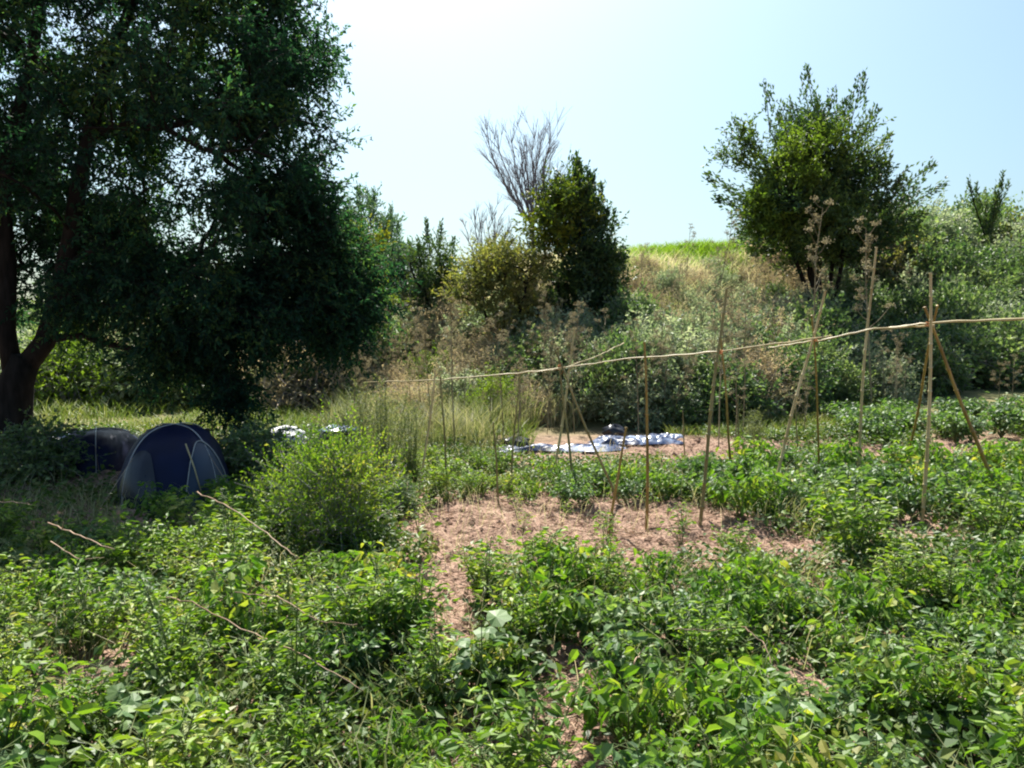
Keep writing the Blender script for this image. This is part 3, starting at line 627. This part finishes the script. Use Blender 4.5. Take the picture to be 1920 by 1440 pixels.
def whereabouts(x, y):
    if y > 1060:
        v = ' at the bottom edge' if y > 1380 else (' midway down' if y > 1220 else ' below the bare soil' if x > 740 else ' near the tents')
        h = ' far left' if x < 200 else ' left' if x < 480 else ' left of the path' if x < 800 else ' beside the path' if x < 1150 else ' right of the path' if x < 1450 else ' right' if x < 1700 else ' far right'
        return v + h
    if y > 940 and x < 740: return ' beside the tents' if x < 450 else ' under the round bush'
    return ' far left' if x < 480 else ' left' if x < 960 else ' by the left tripod' if x < 1150 else ' by the middle cane' if x < 1330 else ' by the leaning cane' if x < 1560 else ' by the tallest cane' if x < 1680 else ' by the right tripod' if x < 1850 else ' by the right edge'
def scatter(poly, space, kinds, sc, labels, clear=True, dens=1.0):
    """set plants about `space` m apart where their base shows inside a patch of the view (px x0,y0,x1,y1)"""
    x0, y0, x1, y1 = poly; A = [hit(x, y) for x in (x0, x1) for y in (y0, y1)]; A = np.array(A)
    xs = np.arange(A[:, 0].min(), A[:, 0].max() + space, space); ys = np.arange(A[:, 1].min(), A[:, 1].max() + space, space)
    gxx, gyy = np.meshgrid(xs, ys); gxx = gxx.ravel() + rng.uniform(-.45, .45, gxx.size) * space; gyy = gyy.ravel() + rng.uniform(-.45, .45, gyy.size) * space
    P = np.stack([gxx, gyy, terrain(gxx, gyy)], 1); px, py = proj(P); ok = (px > x0) & (px < x1) & (py > y0) & (py < y1)
    if clear: ok &= ~bare(P, .95)
    ok &= ~((px < 270) & (py > 850) & (py < 1035)); ok &= rng.random(len(P)) < dens; n = 0
    for p in P[ok]:
        kd = rng.choice([k[0] for k in kinds], p=np.array([k[1] for k in kinds])); lab = labels[kd]; a_, b_ = proj(p); w_ = whereabouts(float(a_[0]), float(b_[0]))
        put_crop(kd, p, sc * rng.uniform(.75, 1.2), ' '.join((lab[0] + w_).split()[:16]), (lab[1] + w_)); n += 1
    return n
G = 'plants of the near bed'
scatter((900, 1115, 2100, 1640), .42, [('crop', .55), ('blue', .25), ('weed', .2)], .95,
        {'crop': ('drooping broad leaved plant in the near bed', 'broad leaved plants in the near bed'), 'blue': ('grey green leafy plant in the near bed', 'grey green plants in the near bed'), 'weed': ('upright light green weed in the near bed', 'weeds in the near bed')}, dens=.92)
scatter((560, 1100, 900, 1640), .42, [('crop', .5), ('weed', .3), ('blue', .2)], .9,
        {'crop': ('ragged broad leaved plant', 'broad leaved plants by the soil path'), 'blue': ('ragged grey green plant', 'grey green plants by the soil path'), 'weed': ('light green weed clump', 'weeds by the soil path')})
scatter((-150, 960, 560, 1640), .45, [('crop', .25), ('weed', .6), ('blue', .15)], .95,
        {'crop': ('broad leaved plant in the weedy corner', 'broad leaved plants in the left corner'), 'blue': ('grey green plant in the weedy corner', 'grey green plants in the left corner'), 'weed': ('light green weed in the weedy corner', 'weeds in the left corner')}, dens=.85)
scatter((985, 900, 1340, 955), .40, [('blue', .8), ('crop', .2)], .78,
        {'blue': ('grey green plant in the row before the plastic sheeting', 'row before the plastic sheeting'), 'crop': ('brighter plant in the row before the plastic sheeting', 'bright plants before the plastic sheeting')}, clear=False)
scatter((1320, 890, 2000, 1010), .48, [('blue', .5), ('crop', .5)], 1.15,
        {'blue': ('grey green plant at the feet of the right canes', 'grey green plants at the right canes'), 'crop': ('bright green plant at the feet of the right canes', 'bright green plants at the right canes')}, clear=False)
scatter((1560, 790, 1990, 835), .62, [('blue', 1.)], 1.5, {'blue': ('plant in the far crop row below the bank at the right', 'far crop row at the right')}, clear=False, dens=.9)
scatter((640, 880, 960, 945), .5, [('weed', 1.)], .8, {'weed': ('weed at the edge of the bare soil below the tall grass', 'weeds at the edge of the bare soil')}, clear=False, dens=.7)
scatter((740, 950, 1340, 1060), .5, [('sparse', 1.)], .8, {'sparse': ('small thin weed growing on the bare soil patch', 'small weeds on the bare soil')}, clear=False, dens=.5)

# single plants one can point to
def solo(kind, px, py, sc, name, label, k=None):
    pr = CROP[kind][int(rng.integers(0, len(CROP[kind]))) if k is None else k]; o = dup(pr, hit(px, py) - [0, 0, .01], rng.uniform(0, 6.28), sc, label); o.name = name
    if 'group' in o: del o['group']
    return o
for (px, py, sc, lab) in [(395, 1040, 1.25, 'leafy bright green plant in front of the larger tent'),
                          (690, 1240, 1.15, 'bright green plant left of the soil path'), (330, 1100, 1.0, 'bright green plant beside the bent dry stem on the left'), (1380, 1060, .75, 'low brownish green clump on the soil below the leaning cane'),
                          (1600, 1070, 1.5, 'wide sprawling green plant below the tall pale cane'), (1860, 1040, 1.4, 'tall green plant at the foot of the right brown cane')]:
    solo('weed', px, py, sc, 'leafy_plant', lab)
o = make_shrub('round_bush', M['weed'], 84, .038, .018, L=.34, ntw=12, nl=13, up=.35, droop=-.25, cat='bush'); o.location = [float(v) for v in hit(612, 1025) - [0, 0, .05]]; o.scale = (.98, .98, 1.12)
o['label'] = 'big round bush of fine yellow green leaves right of the tents'
solo('weed', 670, 1015, 1.5, 'leafy_plant', 'shorter bright bush touching the bare soil before the tents')
# the single broad-leaved seedling in the path and a few large pale leaves at the bottom
o = make_crop('tall_seedling', M['cropblue'], 2, .62, .05, 9, .12, .11, .25, up=.7, tpl=LEAF_L); o.location = [float(v) for v in hit(905, 1345)]; o['label'] = 'single upright seedling with large round leaves at the soil path'
for px, py, lab in [(1420, 1400, 'squash plant with large pale leaves in the near bed'), (1480, 1470, 'squash plant with grey green leaves at the bottom edge'), (290, 1420, 'squash plant with round leaves in the left corner')]:
    o = make_crop('squash_plant', M['cropblue'], 5, .4, .2, 6, .085, .085, .4, up=.6, tpl=LEAF_L); o.location = [float(v) for v in hit(px, py)]; o['label'] = lab

# tall wispy plants beside the tents
def wispy(px, py, h, wd, label, n=14, tint='wisp'):
    b = hit(px, py); st, lf = MB(), MB()
    for k in range(n):
        a = rng.uniform(0, 6.28); r_ = 1.5 * wd * rng.random(); e = np.array([math.cos(a) * r_, math.sin(a) * r_ * .8, h * rng.uniform(.6, 1.05)]); u = np.linspace(0, 1, 7)[:, None]
        P = np.array([math.cos(a) * .06, math.sin(a) * .06, 0]) * (1 - u) + e * u ** .9; st.tube(P, np.linspace(.006, .002, 7), 4, cap=False)
        m = 26; uu = rng.random(m) * .8 + .2; B = e * uu[:, None]; D = norm(rvec(m) * .7 + [0, 0, .7]); E_ = B + D * rng.uniform(.12, .3, m)[:, None]; st.tubes(B, E_, .0015, .0008)
        q = np.repeat(B, 8, 0) + np.repeat(E_ - B, 8, 0) * rng.random((m * 8, 1)); lf.add(*leaves(q, rvec(m * 8) + [0, 0, .3], .04, .008, .2))
    r = empty('wispy_plant', b, label, 'plant'); st.build('stems', M['stem'], r); lf.build('leaves', M[tint], r)
wispy(715, 935, 1.35, .34, 'tall grey feathery plant at the left end of the bare soil', 20)
wispy(655, 905, 1.1, .3, 'feathery grey green plant between the white bundle and the bare soil', 14)
wispy(770, 905, 1.0, .25, 'shorter feathery plant behind the leftmost leaning cane', 10)
wispy(1420, 850, .75, .35, 'feathery weed clump behind the short upright stick', 9)
def dark_bush(px, py, sc, label):
    o = dup(PROTO['green'][0], hit(px, py) - [0, 0, .05], 1., (sc, sc, sc * .9), label)
    if 'group' in o: del o['group']
dark_bush(470, 900, .95, 'dark shaded bush right of the larger tent')
dark_bush(735, 965, .5, 'small dark bush at the left tip of the bare soil')
dark_bush(1255, 800, 1.0, 'dark hollow shrub above the right end of the plastic sheeting')
dark_bush(60, 900, 1.0, 'dark bush at the foot of the big forked tree')

# ---------------------------------------------------------------- bamboo canes
def cane(p0, p1, r, mat, label, name='bamboo_cane', group=None, bow=.012):
    p0 = np.asarray(p0, float); p1 = np.asarray(p1, float); L = np.linalg.norm(p1 - p0); pts, rr = [], []; ax = (p1 - p0) / L
    side = norm(np.cross(ax, rng.normal(size=3))); nn = max(2, int(L / rng.uniform(.2, .27))); s2 = norm(np.cross(ax, side)); ph = rng.uniform(0, 6)
    for k in range(nn):
        for f, g in ((0, 1.0), (.06, .93), (.5, .9), (.93, .95), (.975, 1.28)):
            u = (k + f) / nn; pts.append(p0 + (p1 - p0) * u + side * math.sin(u * math.pi) * bow * L + s2 * math.sin(u * 9 + ph) * .003 * L)
            rr.append(r * g * (1.12 - .42 * u))
    mb = MB(); mb.tube(np.array(pts), np.array(rr), 8)
    o = mb.build(name, mat, None, True, p0); o.location = p0; return tag(o, label, 'cane', group)
def stick(bx, by, tx, ty, r, mat, label, lean=0., name='bamboo_cane', d=None):
    r = r * 1.3 + .001
    b = hit(bx, by) if d is None else at(bx, by, d); g = b.copy(); g[2] = float(terrain(g[0], g[1])) - .05
    t = at(tx, ty, b[1] + lean); a = b + (b - t) * .0; return cane(g, t, r, M[mat], label, name)
stick(1728, 985, 1745, 510, .014, 'cane', 'upright pale yellow cane in the middle of the right tripod')
stick(1882, 955, 1732, 575, .017, 'canebrown', 'thick brown cane leaning left, right leg of the right tripod')
stick(1695, 890, 1757, 572, .013, 'canebrown', 'thin brown cane leaning right, far leg of the right tripod', -1.9)
stick(1436, 965, 1548, 543, .014, 'cane', 'pale cane leaning strongly right, left of the tall upright cane')
stick(1535, 900, 1522, 590, .011, 'canebrown', 'thin orange brown cane crossing the top of the leaning pale cane', -.9)
stick(1608, 915, 1643, 462, .015, 'cane', 'tallest pale cane reaching in front of the bank tree foot')
stick(1312, 985, 1362, 540, .014, 'canegreen', 'tall dark olive cane tied to the long crossbar')
stick(1373, 905, 1352, 630, .012, 'canebrown', 'brown cane just behind the tall dark olive cane', -.4)
stick(1212, 992, 1208, 640, .012, 'canebrown', 'upright brown cane in the middle of the bare soil')
stick(1140, 1005, 1175, 800, .011, 'canebrown', 'short brown cane leaning right beside the middle upright cane')
stick(1167, 950, 1040, 655, .011, 'canegreen', 'cane leaning left to the top of the left tripod')
stick(1035, 900, 1077, 615, .014, 'cane', 'pale cane with a light tip leaning right in the left tripod', .0)
stick(1077, 915, 1045, 650, .012, 'canegreen', 'dull cane leaning slightly left at the back of the left tripod')
stick(782, 935, 817, 690, .011, 'cane', 'leftmost slim cane at the edge of the bare soil')
stick(838, 925, 826, 705, .009, 'canegreen', 'thin grey cane next to the leftmost slim cane')
stick(935, 945, 925, 790, .009, 'canegreen', 'short thin cane left of the sheeting on bare soil')
stick(955, 925, 975, 700, .01, 'canegreen', 'thin cane leaning right in front of the black bag')
stick(1497, 865, 1492, 760, .01, 'canegreen', 'short far stick behind the leaning pale cane')
stick(1384, 870, 1384, 740, .01, 'canegreen', 'short far stick behind the tall dark olive cane')
stick(1284, 855, 1280, 770, .009, 'canegreen', 'short far stick by the right end of the sheeting')
stick(403, 850, 396, 745, .008, 'canegreen', 'thin stick standing right behind the larger tent')
stick(503, 845, 500, 765, .008, 'canegreen', 'thin stick left of the white bundle')
# crossbars
def bar(pts, r, mat, label, name='crossbar_cane'):
    P = [at(*p) for p in pts]; mb = MB(); Q_ = []
    for a, b in zip(P[:-1], P[1:]):
        for u in np.linspace(0, 1, 9)[:-1]: Q_.append(a + (b - a) * u)
    Q_.append(P[-1]); Q_ = np.array(Q_); Q_[1:-1] += rng.normal(size=(len(Q_) - 2, 3)) * .004
    rr = r * (1 + .22 * (np.arange(len(Q_)) % 3 == 0)) * np.linspace(1.1, .75, len(Q_)); mb.tube(Q_, rr, 7)
    o = mb.build(name, M[mat], None, True, Q_[0]); o.location = Q_[0]; tag(o, label, 'cane')
bar([(1990, 594, 7.0), (1735, 606, 7.6), (1660, 616, 7.9)], .011, 'cane', 'thick pale crossbar running off the right edge')
bar([(1752, 610, 7.66), (1640, 616, 7.8), (1548, 636, 8.0), (1440, 652, 8.2)], .009, 'cane', 'pale crossbar between the tallest cane and the dark olive cane')
bar([(1560, 630, 7.9), (1345, 660, 7.85), (1190, 671, 8.5), (1045, 690, 9.0)], .008, 'cane', 'pale crossbar tied behind the tall dark olive cane')
bar([(1170, 643, 9.9), (1120, 668, 9.5), (1050, 692, 9.03), (1000, 698, 8.95)], .006, 'cane', 'thin grey crossbar rising right from the left tripod')
bar([(1055, 690, 8.95), (970, 700, 9.3), (830, 712, 9.7), (680, 717, 10.4)], .009, 'cane', 'long thin grey crossbar running left from the left tripod')
# twine ties
for (px, py, d, lab) in [(1740, 608, 7.6, 'knot of twine on the right tripod'), (1050, 688, 9.0, 'orange twine knot on the left tripod'), (1528, 636, 8.0, 'twine knot on the leaning pale cane'), (1350, 660, 7.8, 'twine knot on the tall dark olive cane')]:
    c = at(px, py, d); mb = MB(); th = np.linspace(0, 6.28 * 4, 40)
    mb.tube(np.stack([np.cos(th) * .024, np.sin(th) * .024, np.linspace(-.022, .022, 40)], 1), .004, 5)
    mb.tube([[.02, 0, 0], [.04, -.01, -.03], [.035, -.02, -.08]], .003, 4)
    o = mb.build('twine_knot', M['twine'], None, True); o.location = c; o.rotation_euler = (.3, .2, 0); tag(o, lab, 'twine')

# ---------------------------------------------------------------- dry stems / strings over the left weeds
def strand(pts, r, label, mat='straw', name='garden_stick'):
    P = []
    for (x, y, h) in pts:
        g = hit(x, y + h * 150); P.append(at(x, y, g[1]) if h > 0 else g + [0, 0, .03])
    P = np.array(P); u = np.linspace(0, len(P) - 1, (len(P) - 1) * 6 + 1); Q_ = np.stack([np.interp(u, np.arange(len(P)), P[:, k]) for k in range(3)], 1)
    Q_[1:-1] += rng.normal(size=(len(Q_) - 2, 3)) * .004; r = r * .7; mb = MB(); mb.tube(Q_, np.linspace(r, r * .6, len(Q_)), 5); mb.tube([Q_[3], Q_[3] + [.03, -.03, .06]], [r * .6, r * .3], 4)
    o = mb.build(name, M[mat], None, True, Q_[0]); o.location = Q_[0]; tag(o, label, 'dry stem')
strand([(300, 1118, .9), (360, 1130, .9), (440, 1172, .9), (520, 1205, .9), (600, 1245, .9), (680, 1295, .8)], .006, 'long pale dry stem slanting down across the left weeds')
strand([(370, 922, 1.2), (430, 950, 1.2), (500, 1000, 1.1), (560, 1045, 1)], .007, 'pale dry stem sloping right from the larger tent corner')
strand([(90, 980, 1), (150, 1005, 1), (215, 1030, 1)], .008, 'pale stick over the dark hole at the left')
strand([(95, 1015, 1), (150, 1050, 1), (195, 1045, 1)], .005, 'thin lower stick at the dark hole on the left')
strand([(-20, 940, 1), (30, 942, 1), (60, 946, 1)], .007, 'pale stick at the left edge beneath the trunk')
strand([(440, 1110, 1), (520, 1120, 1), (600, 1165, 1), (670, 1170, 1)], .005, 'thin reddish dry stem above the long pale one')
strand([(1265, 1180, 1), (1330, 1182, 1), (1400, 1175, 1)], .005, 'thin dry stem lying level on the near bed')
strand([(1390, 1175, 1), (1430, 1200, 1), (1450, 1250, .8)], .006, 'bent pale stem in the near bed')
strand([(1200, 1225, 1), (1190, 1240, 1), (1170, 1290, .6)], .006, 'short pale stem beside the small soil patch')
strand([(1215, 992, .1), (1260, 990, .1), (1330, 993, .1)], .008, 'thin dark stick lying on the bare soil right of the middle cane', 'woodpost')

# ---------------------------------------------------------------- tents
def dome_tent(c, hx, hy, h, rz, label, light=True, door=True):
    r = empty('dome_tent', c, label, 'tent'); r.rotation_euler = (0, 0, rz); nu, nv = 40, 16
    def surf(u, v, off=0.):            # u round, v up
        ca, sa = np.cos(u), np.sin(u); sq = (np.abs(ca) ** 2.6 + np.abs(sa) ** 2.6) ** (-1 / 2.6); rr = np.cos(v * math.pi / 2) ** .72
        sag = 1 - .05 * (np.abs(np.sin(2 * u)) < .75) * np.sin(v * math.pi)
        return np.stack([(hx * sag * rr * sq + off) * ca, (hy * sag * rr * sq + off) * sa, h * np.sin(v * math.pi / 2) ** 1.0 + off], -1)
    u, v = np.meshgrid(np.arange(nu) / nu * 2 * math.pi, np.linspace(0, .985, nv)); V = surf(u, v).reshape(-1, 3); V = np.vstack([V, [0, 0, h]])
    V[:-1] += rng.normal(size=(len(V) - 1, 3)) * .006
    i = np.arange(nv - 1)[:, None] * nu; j = np.arange(nu)[None]; Q_ = np.stack([i + j, i + (j + 1) % nu, i + nu + (j + 1) % nu, i + nu + j], -1).reshape(-1, 4)
    T_ = [[(nv - 1) * nu + q, (nv - 1) * nu + (q + 1) % nu, nv * nu] for q in range(nu)]
    mesh_obj('canopy', V, Q_, M['tentblue'], r, True, T_)
    for a in (math.pi / 4, 3 * math.pi / 4):
        v2 = np.linspace(-.99, .99, 41); P = np.array([surf(np.array(a if q > 0 else a + math.pi), np.array(1 - abs(q)), .012) for q in v2]); mb = MB(); mb.tube(P, .007, 6); mb.build('tent_pole', M['rod'], r, True)
    def panel(u0, u1, v0, v1, arch, mat, nm, off=.016):
        a, b = np.meshgrid(np.linspace(0, 1, 17), np.linspace(0, 1, 11)); uc = (u0 + u1) / 2
        top = v0 + (v1 - v0) * (1 - (np.abs(2 * a - 1)) ** arch); vv = v0 + (top - v0) * b; W_ = surf(u0 + (u1 - u0) * a, vv, off).reshape(-1, 3)
        i_ = np.arange(10)[:, None] * 17; j_ = np.arange(16)[None]; F_ = np.stack([i_ + j_, i_ + j_ + 1, i_ + 18 + j_, i_ + 17 + j_], -1).reshape(-1, 4)
        o = mesh_obj(nm, W_, F_, mat, r, True); return o, surf(u0 + (u1 - u0) * a[-1], top[-1], off + .008)
    if door:
        o, rim = panel(-1.35, -.45, .03, .62, 2.2, M['tentlight'], 'door'); mb = MB(); mb.tube(rim, .006, 5); mb.build('zip', M['rod'], o, True)
        panel(-2.5, -1.75, .15, .55, 2.4, M['black'], 'mesh_window')
    if light: panel(.9 if not door else -2.9, 2.6 if not door else -2.0, .60, .9, 6., M['tentgrey'], 'roof_highlight')  # pale strip paints the sky's highlight on the tent roof
    # guy line and pegs
    mb = MB()
    for a in (-.8, -2.3): 
        p = surf(np.array(a), np.array(.5), .01); e = np.array([math.cos(a) * (hx + .5), math.sin(a) * (hy + .5), .02]); mb.tube([p, e], .003, 4)
    mb.build('guy_line', M['straw'], r)
    return r
c = hit(335, 960); dome_tent([c[0] - .42, 9.0, float(terrain(c[0], 9.0)) - .02], .64, .95, .93, R(20), 'larger dark blue dome tent with an arched door panel', False)
c = at(188, 850, 11.0); dome_tent([c[0] - .05, 11.0, float(terrain(c[0], 11.0)) - .02], .58, .8, .62, R(-8), 'smaller low tent with a coloured-in sky highlight behind, left of the larger one', True, False)
strandp = MB(); a_, b_ = at(348, 832, 8.35), at(378, 925, 8.2); strandp.tube([a_, (a_ + b_) / 2 + [.01, 0, 0], b_], [.008, .008, .007], 6)
o = strandp.build('tent_prop', M['cane'], None, True, b_); o.location = b_; tag(o, 'thin pale prop stick leaning on the larger tent', 'stick')

# crumpled plastic and bags
def sheet(c, lx, ly, h, rz, mat, name, label, cat, seed, nx_=46, ny_=22, thick=.012):
    x = np.linspace(-lx / 2, lx / 2, nx_); y = np.linspace(-ly / 2, ly / 2, ny_); X_, Y_ = np.meshgrid(x, y)
    edge = np.minimum(1, 3.2 * (1 - np.maximum(np.abs(X_) / (lx / 2), np.abs(Y_) / (ly / 2))) + .12)
    n1 = noise(X_ * 3 + 9, Y_ * 4, seed); n2 = np.abs(noise(X_ * 8, Y_ * 9, seed + 1) - .5) * 2; n3 = np.abs(noise(X_ * 19, Y_ * 19, seed + 2) - .5) * 2
    Z_ = (h * n1 + h * .45 * (1 - n2) + h * .2 * n3) * edge + .02
    X2 = X_ + (noise(X_ * 4, Y_ * 4, seed + 5) - .5) * .25; Y2 = Y_ + (noise(X_ * 3, Y_ * 3, seed + 6) - .5) * .25
    V = np.stack([X2, Y2, Z_], -1).reshape(-1, 3); i = np.arange(ny_ - 1)[:, None] * nx_; j = np.arange(nx_ - 1)[None]
    F_ = np.stack([i + j, i + j + 1, i + nx_ + j + 1, i + nx_ + j], -1).reshape(-1, 4)
    o = mesh_obj(name, V, F_, mat); md = o.modifiers.new('thickness', 'SOLIDIFY'); md.thickness = thick; md.offset = -1
    o.location = [float(q) for q in c]; o.rotation_euler = (0, 0, rz); return tag(o, label, cat)
def gp(px, y, up=0.): q = at(px, 800, y); return [q[0], y, float(terrain(q[0], y)) + up]
sheet(gp(1050, 13.0, .03), 2.3, .5, .07, R(4), M['tarp'], 'plastic_sheet', 'left length of crumpled blue and white plastic sheeting', 'sheeting', 51)
sheet(gp(1190, 13.5, .04), 1.6, .55, .10, R(10), M['tarp'], 'plastic_sheet', 'right length of crumpled sheeting with the brighter white folds', 'sheeting', 61)
sheet(gp(1245, 14.3), .8, .35, .08, R(14), M['tarp'], 'plastic_sheet', 'small end piece of sheeting at the far right', 'sheeting', 71)
def sack(px, y, rx, ry, rz_, mat, name, label, cat, lean=0.):
    c = gp(px, y); nu, nv = 22, 12; u, v = np.meshgrid(np.arange(nu) / nu * 6.2832, np.linspace(-1, 1, nv)); ww = (1 - np.abs(v) ** 2.6) ** .5
    k = 1 + .16 * np.sin(u * 5 + v * 4) * (1 - v * v) + .1 * rng.normal(size=u.shape) * (np.abs(v) < .9)
    V = np.stack([np.cos(u) * ww * rx * k, np.sin(u) * ww * ry * k, (v + .92) * rz_ / 2 * (1 + .12 * np.sin(u * 2 + 1))], -1).reshape(-1, 3)
    i = np.arange(nv - 1)[:, None] * nu; j = np.arange(nu)[None]; F_ = np.stack([i + j, i + (j + 1) % nu, i + nu + (j + 1) % nu, i + nu + j], -1).reshape(-1, 4)
    o = mesh_obj(name, V, F_, mat, None, True); o.location = c; o.rotation_euler = (0, lean, 0.4); return tag(o, label, cat)
sack(965, 13.3, .28, .22, .2, M['black'], 'plastic_bag', 'flat black bag left of the crumpled sheeting', 'bag')
sack(1152, 14.4, .22, .2, .3, M['black'], 'plastic_bag', 'small dark bag lying behind the sheeting', 'bag')
sack(535, 12.5, .3, .25, .42, M['white'], 'cloth_bundle', 'whitish bundle beyond the bushes, left of the dark post', 'bundle')
sack(632, 12.6, .3, .22, .4, M['black'], 'plastic_bag', 'black bag under a pale lid right of the dark post', 'bag')
o = sheet([*gp(628, 12.55)[:2], gp(628, 12.55)[2] + .34], .55, .42, .06, .1, M['tentgrey'], 'pale_lid', 'pale bluish cloth on top of the black bag', 'cloth', 81, 20, 16)
sack(108, 12.2, .3, .25, .42, M['tentgrey'], 'cloth_bundle', 'bluish bundle beside the big trunk', 'bundle')
def post(px, y, top_py, r, label):
    c = gp(px, y); t = at(px, top_py, y); h = t[2] - c[2]; mb = MB(); mb.tube([[0, 0, -.1], [.01, 0, h * .3], [0, .01, h * .7], [.015, 0, h * .97], [.015, 0, h]], [r, r * .95, r, r * .95, r * .7], 7)
    o = mb.build('wooden_post', M['woodpost']); o.location = c; tag(o, label, 'post')
post(590, 12, 820, .055, 'short dark post between the white bundle and the black bag')
post(137, 11.6, 803, .06, 'dark post left of the smaller tent')
post(387, 11.2, 803, .045, 'dark post right behind the larger tent')
# tub at the right edge
c = hit(1950, 1085); mb = MB(); th = np.arange(20)
prof = [(.12, 0), (.14, .06), (.16, .13), (.17, .15), (.16, .15), (.145, .13), (.11, .02)]
V = np.array([[math.cos(q / 20 * 6.2832) * r_, math.sin(q / 20 * 6.2832) * r_, z] for r_, z in prof for q in range(20)]); F_ = [[k * 20 + q, k * 20 + (q + 1) % 20, k * 20 + 20 + (q + 1) % 20, k * 20 + 20 + q] for k in range(len(prof) - 1) for q in range(20)]
o = mesh_obj('plastic_tub', V, F_, M['bluetub'], None, True); o.scale = (.55,) * 3; o.location = c + [-.08, 0, .12]; o.rotation_euler = (.5, .2, 0); tag(o, 'small blue plastic tub at the right edge among weeds', 'tub')

# drop prototypes that were never placed
for lst in list(PROTO.values()) + list(CROP.values()) + [SP_]:
    for pr in lst:
        if pr.get('label') == 'x':
            for ch in list(pr.children): bpy.data.objects.remove(ch)
            bpy.data.objects.remove(pr)
